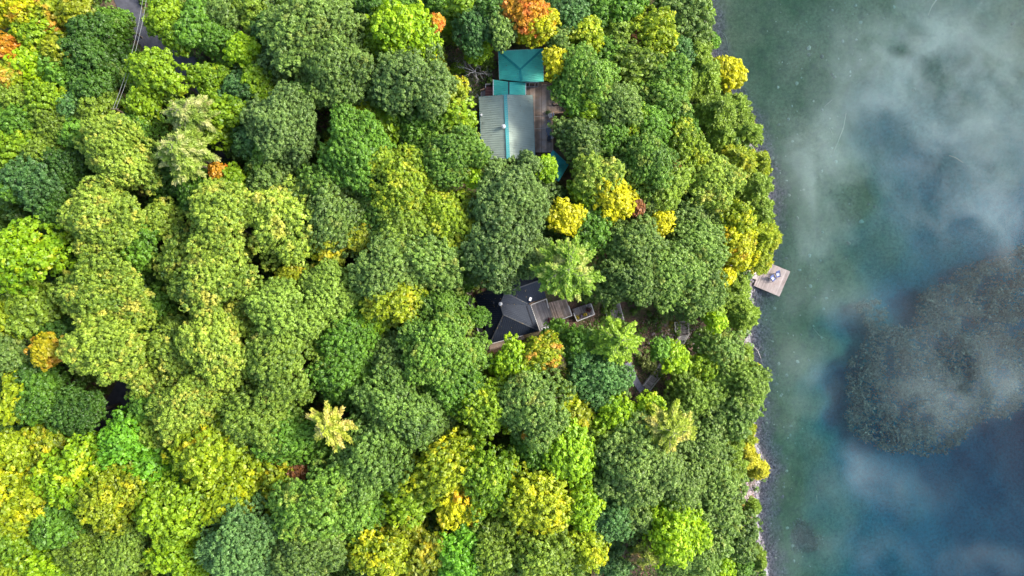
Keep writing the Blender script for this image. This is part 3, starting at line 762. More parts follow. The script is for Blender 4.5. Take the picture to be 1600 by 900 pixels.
wb = MB(); wb.box(20, 1700, -1700, 1700, -60, 0)
water = wb.build("water", water_mat()); tag(water, kind="structure")

# ------------------------------------------------------------------ road and paths
M_asphalt = simple("asphalt", (.075, .075, .09), .85, var=.25, scale=1.2, stains=((.11, .11, .125), .5, .55))
M_gravel = simple("path_gravel", (.20, .20, .25), .9, var=.3, scale=5)
def ribbon(name, pts, wd, mat, lift=.07, label=None):
    P3 = [Vector(p) for p in pts]; out = []
    for i in range(len(P3) - 1):
        for k in range(8):
            t = k / 8; a = P3[max(i - 1, 0)]; b = P3[i]; c = P3[i + 1]; d = P3[min(i + 2, len(P3) - 1)]
            out.append(.5 * ((2 * b) + (c - a) * t + (2 * a - 5 * b + 4 * c - d) * t * t + (3 * b - a - 3 * c + d) * t ** 3))
    out.append(P3[-1]); mb = MB(); rows = []
    for i, p in enumerate(out):
        d = (out[min(i + 1, len(out) - 1)] - out[max(i - 1, 0)]); d.z = 0; d.normalize(); s = Vector((-d.y, d.x, 0))
        row = []
        for q in (-.5, -.25, 0, .25, .5):
            r = p + s * wd * q; zz = max(hz(r.x + a, r.y + b) for a, b in ((0, 0), (.7, 0), (-.7, 0), (0, .7), (0, -.7)))
            row.append(Vector((r.x, r.y, zz + lift)))
        rows.append(row)
    for i in range(len(rows) - 1):
        for k in range(4):
            mb.slab([rows[i][k], rows[i][k + 1], rows[i + 1][k + 1], rows[i + 1][k]], (0, 0, -.35), .5)
    o = mb.build(name, mat); tag(o, kind="structure"); return o
ribbon("road", [G(175, -60), G(197, 0), G(216, 38), G(246, 74), G(282, 100), (G(300, 108)), G(330, 150), G(345, 220), G(320, 330), G(262, 430), G(235, 520), G(192, 618), G(130, 700), G(60, 800), G(-20, 960)], 3.7, M_asphalt)
ribbon("path", [G(980, 566), G(986, 580), G(994, 597), G(1003, 610)], 1.15, M_gravel, .09)

# ------------------------------------------------------------------ pieces for roofs, boards and rails
def clip_strips(poly, down, spacing, width, inset=0.0):
    """strips running along 'down' inside a convex polygon: yields (a, b, normal)"""
    poly = [Vector(p) for p in poly]; n = Vector((0, 0, 0))
    for i in range(len(poly)): n += poly[i].cross(poly[(i + 1) % len(poly)])
    n.normalize()
    if n.z < 0: n = -n
    dv = Vector(down); dv = (dv - n * dv.dot(n)).normalized(); u = n.cross(dv)
    o = poly[0]; q = [((p - o).dot(u), (p - o).dot(dv)) for p in poly]
    u0 = min(a for a, b in q); u1 = max(a for a, b in q); k = u0 + spacing / 2; res = []
    while k < u1:
        xs = []
        for i in range(len(q)):
            (a, b), (c, d) = q[i], q[(i + 1) % len(q)]
            if (a - k) * (c - k) < 0: xs.append(b + (d - b) * (k - a) / (c - a))
        if len(xs) >= 2 and max(xs) - min(xs) > .1:
            res.append((o + u * k + dv * (min(xs) + inset), o + u * k + dv * (max(xs) - inset), n))
        k += spacing
    return res
def roof_faces(name, polys, mat, parent, rib=.36, ribw=.07, ribh=.09, th=.1):
    """polys: list of (points, down direction or None)"""
    mb = MB(); rng = random.Random(3)
    for pts, down in polys:
        mb.slab(pts, (0, 0, -th), rng.uniform(.4, .6))
        if down is not None:
            for a, b, n in clip_strips(pts, down, rib, ribw, .02):
                mb.beam(a + n * ribh * .45, b + n * ribh * .45, ribw, ribh, n, rng.uniform(.3, .7))
    ro = mb.build(name, mat, parent)
    lb = MB(); rg = random.Random(len(polys) * 7 + 1)
    for pts, down in polys:
        P0 = [Vector(p) for p in pts]; nn = (P0[1] - P0[0]).cross(P0[2] - P0[0]).normalized(); nn = nn if nn.z > 0 else -nn
        area = (P0[1] - P0[0]).cross(P0[2] - P0[0]).length / 2
        for _ in range(int(area * 1.6)):
            k = rg.randrange(len(P0)); a_, b_, c_ = P0[0], P0[k], P0[(k + 1) % len(P0)]
            u, v = rg.random(), rg.random()
            if u + v > 1: u, v = 1 - u, 1 - v
            p = a_ + (b_ - a_) * u + (c_ - a_) * v + nn * (ribh + .012); s_ = rg.uniform(.04, .11); t1 = nn.cross(Vector((rg.uniform(-1, 1), rg.uniform(-1, 1), .3))).normalized(); t2 = nn.cross(t1)
            lb.poly([p - t1 * s_, p - t2 * s_ * .6, p + t1 * s_, p + t2 * s_ * .6], rg.random())
    if lb.v:
        lo_ = build_child2(lb, "leaf_litter", M_litter, ro, parent); lo_["kind"] = "stuff"
    return ro
def boards(poly, along, mat, name, parent, bw=.16, gap=.018, th=.04, seed=1, root=None):
    mb = MB(); rng = random.Random(seed)
    for a, b, n in clip_strips(poly, along, bw, bw, 0):
        mb.beam(a - n * th * .5, b - n * th * .5, bw - gap, th, n, rng.random())
    if root is not None: return build_child2(mb, name, mat, parent, root)
    return mb.build(name, mat, parent)
def joists(poly, mb, z0f=None):
    n = len(poly)
    for i in range(n):
        a = Vector(poly[i]); b = Vector(poly[(i + 1) % n])
        mb.beam(a - Vector((0, 0, .16)), b - Vector((0, 0, .16)), .06, .22)
def legs(poly, parent, r=.07, step=2.6):
    n = len(poly)
    for i in range(n):
        a = Vector(poly[i]); b = Vector(poly[(i + 1) % n]); k = max(1, int((b - a).length / step))
        for j in range(k):
            p = a.lerp(b, j / k); g = hz(p.x, p.y) - .2
            if g < p.z - .3:
                mb = MB(); mb.box(p.x - r, p.x + r, p.y - r, p.y + r, g, p.z - .06); mb.build('post', M_frame, parent)
def rail(path, name, mat, parent, h=.95, post=.09, top=.11, step=1.5, mids=2, baluster=0.0):
    mb = MB(); up = Vector((0, 0, 1))
    for i in range(len(path) - 1):
        a = Vector(path[i]); b = Vector(path[i + 1]); L = (b - a).length; k = max(1, round(L / step))
        for j in range(k + 1):
            if j == 0 and i > 0: continue
            p = a.lerp(b, j / k); mb.box(p.x - post / 2, p.x + post / 2, p.y - post / 2, p.y + post / 2, p.z, p.z + h - .005)
        mb.beam(a + up * (h + .02), b + up * (h + .02), top, .045)
        for m_ in range(mids):
            zz = h * (m_ + 1) / (mids + 1); mb.beam(a + up * zz, b + up * zz, .035, .07)
        if baluster:
            for j in range(1, int(L / baluster)):
                p = a.lerp(b, j * baluster / L); mb.beam(p + up * .06, p + up * (h - .01), .03, .03)
    return mb.build(name, mat, parent)
def stairs(a0, a1, b0, b1, n, mat, parent, name="stairs", seed=3):
    """a0,a1: left/right ends of the top edge; b0,b1: of the bottom edge"""
    mb = MB(); a0, a1, b0, b1 = map(Vector, (a0, a1, b0, b1)); rng = random.Random(seed)
    for i in range(n):
        t0, t1 = i / n, (i + 1) / n
        z = a0.z + (b0.z - a0.z) * t0
        p = [a0.lerp(b0, t0), a1.lerp(b1, t0), a1.lerp(b1, t1 - .12 / n), a0.lerp(b0, t1 - .12 / n)]
        for q in p: q.z = z
        mb.slab(p, (0, 0, -.045), rng.random())
    for s, e in ((a0, b0), (a1, b1)):
        mb.beam(s - Vector((0, 0, .2)), e - Vector((0, 0, .2)), .05, .26, t=.3)
    return mb.build(name, mat, parent)

M_litter = simple('dry_leaf_litter', (.30, .22, .09), .9, var=.3, scale=2, attr='rnd', attr_amt=.6)
M_wood_brown = simple("deck_wood_brown", (.46, .34, .26), .8, var=.3, scale=1.2, attr="rnd", attr_amt=.38, stains=((.46, .40, .36), .45, .5))
M_wood_grey = simple("deck_wood_grey", (.26, .245, .25), .8, var=.25, scale=1.0, attr="rnd", attr_amt=.3, stains=((.15, .11, .08), .5, .52))
M_wood_pale = simple("dock_wood_pale", (.33, .27, .245), .8, var=.18, scale=.8, attr="rnd", attr_amt=.22, stains=((.24, .17, .15), .6, .55))
M_wood_walk = simple("boardwalk_wood", (.36, .31, .29), .8, var=.3, scale=2, attr="rnd", attr_amt=.35)
M_rail_pale = simple("weathered_rail", (.62, .57, .54), .7, var=.15, scale=4)
M_rail_white = simple("white_rail_paint", (.72, .70, .66), .6, var=.08, scale=4)
M_rail_tan = simple("tan_rail", (.42, .27, .17), .7, var=.2, scale=4)
M_frame = simple("deck_framing", (.12, .085, .06), .85, var=.25)
M_siding = simple("cedar_siding", (.20, .12, .07), .8, var=.2, scale=6)
M_siding2 = simple("cream_siding", (.42, .38, .30), .8, var=.1, scale=6)
M_glass = simple("window_glass", (.03, .04, .05), .05, var=.1)
M_white = simple("white_paint", (.78, .78, .76), .5, var=.05)
M_pale_roof = simple("pale_green_metal_roof", (.43, .51, .43), .6, var=.1, scale=.8, attr="rnd", attr_amt=.15, spec=.15, stains=((.36, .43, .36), .6, .58))
M_teal = simple("teal_metal_roof", (.13, .74, .59), .5, var=.1, scale=.9, attr="rnd", attr_amt=.18, spec=.2, stains=((.09, .58, .47), .7, .6))
M_teal_trim = simple("teal_trim", (.08, .38, .38), .4, var=.06)
M_dark_roof = simple("charcoal_metal_roof", (.026, .034, .052), .55, var=.12, scale=.9, attr="rnd", attr_amt=.25, spec=.12)
M_dark_trim = simple("charcoal_trim", (.040, .048, .062), .6, var=.1)
M_concrete = simple("concrete_slab", (.34, .31, .30), .9, var=.12, scale=2, stains=((.24, .21, .20), 1.2, .56))
M_galv = simple("galvanised_metal", (.62, .63, .64), .4, var=.1)
M_blue = simple("blue_sling_fabric", (.10, .13, .30), .8, var=.15)
M_navy = simple("navy_frame", (.02, .025, .07), .5, var=.1)
M_pale_fab = simple("pale_towel_fabric", (.48, .50, .66), .85, var=.05)
M_cover = simple("slate_vinyl_cover", (.11, .14, .19), .6, var=.2, scale=2)
M_black = simple("black_metal", (.02, .02, .025), .4, var=.1)
M_red = simple("red_brown_stain", (.42, .17, .14), .8, var=.15, scale=3, attr="rnd", attr_amt=.25)

def windows(parent, wall_pts, z0, specs):
    """specs: (edge index, fraction along, width, height, sill) on the outward side of the wall polygon (counter clockwise)"""
    for e, f, wd, hh, sill in specs:
        a = Vector(wall_pts[e]); b = Vector(wall_pts[(e + 1) % len(wall_pts)]); d = (b - a); L = d.length; d.normalize()
        n = Vector((d.y, -d.x, 0)); c = a + d * L * f; c.z = z0 + sill
        fr = MB(); o = n * .05
        A = c - d * wd / 2 + o; B = c + d * wd / 2 + o; up = Vector((0, 0, 1))
        for p, q in ((A, B), (A + up * hh, B + up * hh)): fr.beam(p, q, .09, .09, t=.5)
        for p in (A, B, (A + B) / 2): fr.beam(p + up * .045, p + up * (hh - .045), .07, .07)
        wo = fr.build("window", M_white, parent)
        pb = MB(); A2 = A - n * .03; B2 = B - n * .03
        pb.poly([A2, B2, B2 + up * hh, A2 + up * hh])
        build_child2(pb, "pane", M_glass, wo, parent)
def walls(parent, pts, z0, ztops, mat, th=.14, name="wall"):
    mb = MB(); n = len(pts)
    for i in range(n):
        a = Vector(pts[i]); b = Vector(pts[(i + 1) % n])
        za, zb = ztops[i], ztops[(i + 1) % n]
        d = (b - a).normalized(); inn = Vector((-d.y, d.x, 0)) * th; a2 = a + d * (th if i % 2 else 0); b2 = b - d * (th if i % 2 else 0)
        mb.hexa([(a2.x, a2.y, z0), (b2.x, b2.y, z0), (b2.x + inn.x, b2.y + inn.y, z0), (a2.x + inn.x, a2.y + inn.y, z0),
                 (a2.x, a2.y, za), (b2.x, b2.y, zb), (b2.x + inn.x, b2.y + inn.y, zb), (a2.x + inn.x, a2.y + inn.y, za)])
    return mb.build(name, mat, parent)
def vent(p, parent, root, r=.22, h=.5):
    mb = MB(); mb.lathe(p, [(r * .6, -.2), (r * .6, h * .5), (r * 1.25, h * .55), (r * 1.3, h * .75), (r * .4, h)], 14)
    return build_child2(mb, "chimney", M_galv, parent, root) if root is not None else mb.build("chimney", M_galv, parent)
# ------------------------------------------------------------------ upper cottage
def S(px, py, z): return tuple(P(px, py, z))
rc = P(790, 170, 9.7)
up = empty("cottage", (rc.x, rc.y, 9.6), "cottage with pale green gable roof and teal hipped roof beside a brown deck", "cottage")
wz = 9.3
wl1 = [P(752, 243, 9.6), P(830, 243, 9.6), P(828, 152, 9.6), P(753, 154, 9.6)]
r1 = [P(753, 249, 12.5), P(836, 249, 12.5), P(832, 149, 12.5), P(748.5, 151.5, 12.5)]
def inset(q, k=.35):
    c = sum(q, Vector()) / len(q); res = []
    for p in q:
        d = c - p; d.z = 0; res.append(Vector((p.x + k * (1 if d.x > 0 else -1), p.y + k * (1 if d.y > 0 else -1), p.z)))
    return res
w1 = inset(r1, .4)
walls(up, w1, wz, [12.35] * 4, M_siding)
for a, b, rz_ in ((w1[0], w1[1], P(794.5, 246, 14.3)), (w1[2], w1[3], P(790.5, 151, 14.3))):
    yy = (a.y + b.y) / 2; s_ = 1 if yy > -(0) and a is w1[2] else -1
    g1 = MB(); g1.slab([Vector((a.x, yy, 12.35)), Vector((b.x, yy, 12.35)), Vector((rz_.x, yy, 14.15))], (0, -.12 * (1 if a is w1[2] else -1), 0)); g1.build("gable_wall", M_siding, up)
windows(up, w1, 9.9, [(0, .25, 1.5, 1.2, .8), (0, .7, 1.8, 2.0, .2), (1, .25, 2.2, 2.0, .1), (1, .6, 1.6, 1.2, .8), (3, .4, 1.2, 1.1, .9)])
eW = r1[3], r1[0]; eE = r1[2], r1[1]; rN, rS = P(790, 148, 14.5), P(794.5, 248, 14.5)
roof = roof_faces("pale_roof", [([eW[0], eW[1], rS, rN], (-1, .03, -.5)), ([eE[0], rN, rS, eE[1]], (1, -.03, -.5))], M_pale_roof, up, rib=.36, ribw=.08, ribh=.09)
cap = MB(); cap.beam(rN + Vector((-.12, 0, .02)), rS + Vector((-.12, 0, .02)), .36, .06, t=.5); cap.beam(rN + Vector((.14, 0, .03)), rS + Vector((.14, 0, .03)), .22, .05)
build_child2(cap, "ridge_cap", M_teal_trim, roof, up)
fas = MB()
for a, b in ((eW[0], eW[1]), (eE[0], eE[1]), (eW[0], rN), (rN, eE[0])): fas.beam(Vector(a) - Vector((0, 0, .12)), Vector(b) - Vector((0, 0, .12)), .1, .2)
build_child2(fas, "fascia", M_teal_trim, roof, up)
ch = P(787, 198.5, 14.35); vent(ch, roof, up, .27, .7)
pv = MB(); p = P(752.5, 181, 12.75); pv.lathe(p, [(.09, -.1), (.09, .5), (.16, .52), (.16, .62)], 10); pv.beam(p + Vector((.05, 0, .3)), p + Vector((.1, .35, .25)), .09, .09)
build_child2(pv, "vent_pipe", M_galv, roof, up)
an = MB(); p = P(755, 194, 12.95); an.tube([p, p + Vector((0, 0, .7))], .025, 6); an.beam(p + Vector((-.28, 0, .62)), p + Vector((.28, 0, .62)), .035, .035); an.beam(p + Vector((-.1, -.2, .68)), p + Vector((-.1, .25, .68)), .03, .03)
build_child2(an, "antenna", M_black, roof, up)

# teal hipped block
NW, NE, SE, SW = P(778.6, 79.6, 12.7), P(848, 76.4, 12.7), P(849.3, 127.8, 12.7), P(780.3, 124, 12.7)
ap, rd = P(813, 108.8, 14.5), P(814.5, 127.3, 14.5)
tw = inset([SW, SE, NE, NW], .3)
walls(up, [tw[0], Vector((tw[1].x, SE.y + .05, 12)), tw[2], tw[3]], wz, [12.55] * 4, M_siding2, name="wall")
tr = roof_faces("teal_roof", [([NW, NE, ap], (0, 1, -.6)), ([NE, SE, rd, ap], (1, 0, -.5)), ([SW, NW, ap, rd], (-1, 0, -.5))], M_teal, up, rib=.36, ribw=.07, ribh=.09)
gb = MB(); gb.slab([SW + Vector((0, .02, -.1)), SE + Vector((0, .02, -.1)), rd + Vector((0, .02, -.12))], (0, .1, 0)); gb.build("gable_wall", M_teal_trim, up)
hc = MB()
for a, b in ((NW, ap), (NE, ap), (ap, rd)): hc.beam(a + Vector((0, 0, .10)), b + Vector((0, 0, .10)), .3, .07)
M_teal_deep = simple("teal_ridge_metal", (.03, .36, .34), .5, var=.08, spec=.2)
build_child2(hc, "ridge_cap", M_teal_deep, tr, up)
fs = MB()
for a, b in ((NW, NE), (NE, SE), (NW, SW)): fs.beam(a - Vector((0, 0, .1)), b - Vector((0, 0, .1)), .09, .2)
build_child2(fs, "gutter", M_white, tr, up)
# lower connecting roof
lw, lr, le = 12.75, 13.75, 12.75
a0, a1 = P(771.3, 124.6, lw), P(771.3, 149.4, lw); m0, m1 = P(795, 127.8, lr), P(795, 148.4, lr); e0, e1 = P(821, 129, le), P(821, 148.8, le)
b0 = P(780, 124.2, 13.1)
ln = roof_faces("link_roof", [([a0, a1, m1, m0], (-1, 0, -.4)), ([m0, m1, e1, e0], (1, 0, -.4))], M_teal, up, rib=.36, ribw=.07, ribh=.09)
lc = MB(); lc.beam(m0 + Vector((0, 0, .05)), m1 + Vector((0, 0, .05)), .22, .07); build_child2(lc, "ridge_cap", M_dark_trim, ln, up)
lt = MB(); lt.beam(a0 - Vector((.05, 0, .08)), a1 - Vector((.05, 0, .08)), .14, .22); build_child2(lt, "gutter", M_white, ln, up)
lt = MB(); lt.beam(e0 + Vector((.05, 0, -.06)), e1 + Vector((.05, 0, -.06)), .13, .2); build_child2(lt, "gutter", M_white, ln, up)
walls(up, [a1 + Vector((.3, -.3, 0)), e1 + Vector((-.25, -.3, 0)), e0 + Vector((-.25, 0, 0)), a0 + Vector((.3, 0, 0))], wz, [12.6] * 4, M_siding)
# glazed porch front of the teal block, facing the deck
pf = MB(); ya = SE.y + .02; xa, xb = P(821.8, 128, 11.5).x, P(841, 128, 11.5).x; zb, zt = 10.15, 12.45
for z_ in (zb, zt): pf.beam((xa, ya - .06, z_), (xb, ya - .06, z_), .14, .14)
for f in (0, .28, .74, 1): x_ = xa + (xb - xa) * f; pf.beam((x_, ya - .06, zb + .07), (x_, ya - .06, zt - .07), .13, .12)
po = pf.build("patio_door", M_white, up)
pg_ = MB(); pg_.poly([(xa, ya - .03, zb), (xb, ya - .03, zb), (xb, ya - .03, zt), (xa, ya - .03, zt)]); build_child2(pg_, "pane", M_glass, po, up)

# its deck, railing, stairs
dz = 10.1
dr = P(842, 185, dz); dk = empty("deck", (dr.x, dr.y, 9.0), "brown plank deck along the east side of the pale green roofed cottage", "deck")
dA = [P(831, 238, dz), P(863.8, 238, dz), P(862.8, 131.3, dz), P(820.5, 131.3, dz)]
dB = [P(863.8, 164, dz), P(874, 164, dz), P(874, 132.5, dz), P(863.2, 132.5, dz)]
boards(dA, (0, 1, 0), M_wood_brown, "floor", dk, .2, .02, seed=4); boards(dB, (0, 1, 0), M_wood_brown, "floor", dk, .2, .02, seed=5)
for d_ in (dA, dB): fr = MB(); joists([p - Vector((0, 0, .05)) for p in d_], fr); fr.build("frame", M_frame, dk)
legs(dA, dk); legs(dB, dk)
rail([P(862.7, 177, dz), P(863.6, 237.5, dz)], "railing", M_rail_tan, dk, mids=1)
rail([P(873.6, 133, dz), P(873.6, 163.5, dz), P(864, 163.5, dz)], "railing", M_rail_tan, dk, mids=1)
rail([P(842, 132, dz), P(873, 133, dz)], "railing", M_rail_tan, dk, mids=1)
stairs(P(863.5, 165, dz - .15), P(863.5, 177, dz - .15), P(887, 165.5, 8.6), P(887, 177.5, 8.6), 9, M_wood_brown, dk)
rail([P(864, 177.3, dz - .15), P(886, 178, 8.7)], "railing", M_rail_tan, dk, mids=1)

# west porch and concrete slabs
pz = 10.35
pr = P(761, 143, pz); pc = empty("porch", (pr.x, pr.y, 9.5), "small reddish wooden porch at the west wall of the link roof", "porch")
boards([P(758.5, 152, pz), P(771, 152, pz), P(771, 134.5, pz), P(758.5, 134.5, pz)], (1, 0, 0), M_red, "floor", pc, .18, .02, seed=8)
boards([P(751.5, 152, pz), P(758.3, 152, pz), P(758.3, 141.2, pz), P(751.5, 143, pz)], (0, 1, 0), M_wood_grey, "ramp", pc, .2, .03, seed=9)
legs([P(752, 152, pz), P(771, 152, pz), P(771, 135, pz), P(759, 135, pz)], pc, step=1.3)
rail([P(770.5, 134, pz), P(759, 134, pz), P(759, 140, pz)], "railing", M_rail_pale, pc, mids=1)
rail([P(758.5, 141, pz), P(751, 143.2, pz)], "railing", M_rail_tan, pc, mids=1)
def stone_slab(pts, label):
    g = max(hz(P(a, b, 9.8).x, P(a, b, 9.8).y) for a, b in pts); mb = MB()
    top = [P(a, b, g + .12) for a, b in pts]; mb.slab(top, (0, 0, -.4)); o = mb.build("concrete_slab", M_concrete)
    bv = o.modifiers.new("bevel", 'BEVEL'); bv.width = .03; tag(o, label, "slab")
stone_slab([(735, 161.3), (749.6, 160.6), (749.6, 142), (735, 142)], "large square concrete slab west of the pale green roof")
stone_slab([(736, 172.5), (745.5, 172), (745.5, 162.5), (736, 162.8)], "small cracked concrete slab south of the larger slab")

# things on the deck
def chair(name, loc, rz, label, mats, group=None, s=1.0):
    t = empty(name, loc, label, "chair", group, 0)
    R_ = Matrix.Rotation(rz, 4, 'Z'); T = Vector(loc)
    def W(x, y, z): return T + (R_ @ Vector((x * s, y * s, z * s)))
    m = MB(); m.hexa([W(-.26, -.25, .38), W(.26, -.25, .38), W(.25, .27, .43), W(-.25, .27, .43), W(-.26, -.25, .43), W(.26, -.25, .43), W(.25, .27, .48), W(-.25, .27, .48)]); m.build("seat", mats[0], t)
    m = MB(); m.hexa([W(-.26, -.25, .44), W(.26, -.25, .44), W(.26, -.20, .44), W(-.26, -.20, .44), W(-.26, -.62, 1.0), W(.26, -.62, 1.0), W(.26, -.57, 1.02), W(-.26, -.57, 1.02)]); m.build("backrest", mats[1], t)
    for sx in (-1, 1):
        m = MB(); m.beam(W(sx * .31, -.38, .64), W(sx * .31, .26, .62), .07 * s, .04 * s); m.build("armrest", mats[2], t)
        for ya_, yb_, zt_ in ((.24, .30, .62), (-.22, -.36, .64)):
            m = MB(); m.beam(W(sx * .3, yb_, 0), W(sx * .3, ya_, zt_ - .02), .045 * s, .045 * s, (1, 0, 0)); m.build("leg", mats[2], t)
    return t
q = P(857, 205, dz)
pt_ = empty("patio_table", (q.x, q.y, dz), "long oval slate grey patio table by the deck's tan railing", "table")
m = MB(); m.lathe((q.x, q.y, dz), [(1.0, .70), (1.02, .73), (.98, .76)], 28, sx=.46, sy=.9); m.build("tabletop", M_cover, pt_)
for sx in (-1, 1):
    for sy in (-1, 1):
        m = MB(); m.beam((q.x + sx * .2, q.y + sy * .62, dz), (q.x + sx * .26, q.y + sy * .55, dz + .69), .05, .05, (1, 0, 0)); m.build("leg", M_black, pt_)
chair("patio_chair", tuple(P(857.5, 191, dz)), 0.1, "dark patio chair tucked at the north end of the oval table", (M_cover, M_black, M_black))
chair("patio_chair", tuple(P(857.5, 219.5, dz)), math.pi - .1, "dark patio chair at the south end of the oval table", (M_black, M_cover, M_black))
chair("patio_chair", tuple(P(859.5, 182, dz)), math.pi * .6, "white patio chair north of the oval table by the railing", (M_white, M_pale_fab, M_white))
chair("patio_chair", tuple(P(861, 215.5, dz)), math.pi * .5, "white folding chair squeezed between oval table and railing", (M_white, M_white, M_white), s=.7)
q = P(868.5, 149, dz)
gr_ = empty("barbecue_grill", (q.x, q.y, dz), "dark covered barbecue in the deck's northeast corner under oak leaves", "grill")
m = MB(); m.box(q.x - .33, q.x + .33, q.y - .28, q.y + .28, dz + .12, dz + .8); m.build("cabinet", M_cover, gr_)
m = MB(); m.tube([(q.x - .36, q.y, dz + .92), (q.x + .36, q.y, dz + .92)], .26, 14); m.build("lid", M_cover, gr_)
for sx in (-1, 1): m = MB(); m.box(q.x + sx * .52 - .14, q.x + sx * .52 + .14, q.y - .25, q.y + .25, dz + .78, dz + .82); m.build("side_shelf", M_black, gr_)
for a_, b_ in (((834, 182.5), (859, 180.5)), ((835, 201.5), (863, 198.8))):
    A = P(*a_, 12.3); B = P(*b_, 11.15); m = MB(); m.tube([A, (A + B) / 2 - Vector((0, 0, .12)), B], .022, 5)
    o = m.build("awning_cable", M_white); tag(o, "white cable over the deck, " + ("the northern of two" if a_[1] < 190 else "the southern of two"), "cable")
for i_, (a_, b_) in enumerate(((859, 180.5), (863, 198.8))):
    B = P(a_, b_, 10.1); Bt = P(a_, b_, 11.15); m = MB(); m.tube([(Bt.x, Bt.y, dz), Bt], .03, 6); o = m.build("cable_post", M_rail_tan)
    tag(o, "thin post holding the " + ("northern" if i_ == 0 else "southern") + " white deck cable", "post")

# gazebo
gv = [P(864.2, 234.5, 12.2), P(888.2, 257.5, 12.2), P(872.5, 283.5, 12.2), P(848.5, 260.5, 12.2)]
gc = sum(gv, Vector()) / 4; gt = Vector((gc.x, gc.y, 13.9)); gg = hz(gc.x, gc.y)
gz = empty("gazebo", (gc.x, gc.y, gg), "teal roofed square gazebo at the deck's south end, half hidden by yellow maple", "gazebo")
pl = []
for i in range(4):
    a, b = gv[i], gv[(i + 1) % 4]; mid = (a + b) / 2; pl.append(([a, b, gt], mid - gt))
M_teal2 = simple("deep_teal_metal_roof", (.05, .42, .42), .4, var=.12, scale=.9, attr="rnd", attr_amt=.2)
go_ = roof_faces("roof", pl, M_teal2, gz, rib=.4, ribw=.05, ribh=.04)
m = MB()
for i in range(4): m.beam(gv[i] - Vector((0, 0, .1)), gv[(i + 1) % 4] - Vector((0, 0, .1)), .1, .2)
build_child2(m, "fascia", M_teal_trim, go_, gz)
for i in range(4):
    p = gv[i].lerp(gc, .13); m = MB(); m.box(p.x - .08, p.x + .08, p.y - .08, p.y + .08, gg - .3, 12.15); m.build("post", M_siding, gz)
m = MB(); gi = [gv[i].lerp(gc, .1) for i in range(4)]; m.slab([Vector((p.x, p.y, 9.9)) for p in gi][::-1], (0, 0, -.12)); m.build("floor", M_wood_brown, gz)
rail([Vector((p.x, p.y, 9.9)) for p in (gi[0], gi[1], gi[2], gi[3])], "railing", M_rail_tan, gz)

# ------------------------------------------------------------------ dark roofed cottage
lc_ = P(790, 485, 9.8)
lo = empty("cottage", (lc_.x, lc_.y, 9.6), "cottage with a charcoal ribbed hip roof and round white chimney among trees", "cottage")
ez = 12.1
A, B, C_, R_ = P(782, 475, 14.8), P(789.3, 457, 14.6), P(786.7, 491.7, 14.6), P(845, 437.5, 14.3)
Wn, Nn, Re, Sw, E1, E2, V_ = P(742, 461, ez), P(839, 423, ez), P(853.5, 465, ez), P(765.5, 537, ez), P(843, 517, ez), P(828.8, 476, ez), P(824, 474.6, 12.45)
Vu = Vector
r2 = roof_faces("roof", [([Wn, Sw, C_, A], (-1, -.1, -.4)), ([Wn, A, B], (-.9, .5, -.4)), ([Wn, B, R_, Nn], (-.25, 1, -.4)),
    ([A, C_, E1, E2], (1, .32, -.5)), ([A, E2, V_, B], (1, .32, -.5)), ([B, V_, Re, R_], (.33, -1, -.5)), ([C_, Sw, E1], (-.25, -1, -.5)),
    ([R_, Re, Nn], (1, .3, -.5))], M_dark_roof, lo, rib=.34, ribw=.07, ribh=.09)
m = MB()
for a, b in ((A, B), (A, C_), (B, R_), (C_, E1), (C_, Sw), (B, V_)): m.beam(a + Vu((0, 0, .06)), b + Vu((0, 0, .06)), .2, .05)
build_child2(m, "ridge_cap", M_dark_trim, r2, lo)
m = MB()
for a, b in ((Sw, Sw.lerp(E1, .66)),): m.beam(a + Vu((0, -.06, .0)), b + Vu((0, -.06, .0)), .12, .16)
build_child2(m, "gutter", M_rail_pale, r2, lo)
m = MB(); m.beam(P(823.3, 478.5, 12.62), P(832.7, 506.5, 12.6), .14, .10); build_child2(m, "snow_guard", M_black, r2, lo)  # added dark beam draws the step line to an unbuilt porch roof
vent(P(782, 474.8, 14.8), r2, lo, .24, .6)
m = MB(); p = P(828.7, 467.3, 12.9); e_ = Vu((.33, -.12, 0)); f2 = Vu((.1, .28, 0))
c8 = [p - e_ * .55 - f2, p + e_ * .55 - f2, p + e_ * .55 + f2, p - e_ * .55 + f2]; m.hexa([q - Vu((0, 0, .5)) for q in c8] + [q + Vu((0, 0, .2)) for q in c8]); build_child2(m, "roof_vent", M_white, r2, lo)
m = MB(); m.lathe(P(771.7, 473, 13.9), [(.08, -.3), (.08, .3), (.12, .31), (.12, .36)], 8); build_child2(m, "vent_pipe", M_dark_trim, r2, lo)
Wi = Vu((Wn.x + .6, Wn.y - .4, 0)); wall2 = [Vu((Sw.x + .35, Sw.y + .45, 0)), Vu((E1.x - .45, E1.y + .3, 0)), Vu((E2.x - .3, E2.y - .1, 0)), Vu((Re.x - .4, Re.y + .25, 0)), Vu((Nn.x + .1, Nn.y - .5, 0)), Wi]
walls(lo, wall2, 9.0, [12.0] * 6, M_siding)
windows(lo, wall2, 9.9, [(0, .3, 1.2, 1.1, .9), (0, .7, 1.2, 1.1, .9), (1, .5, 1.9, 2.0, .05), (5, .3, 1.0, 1.0, 1.0), (5, .7, 1.0, 1.0, 1.0), (4, .5, 1.2, 1.0, .9)])

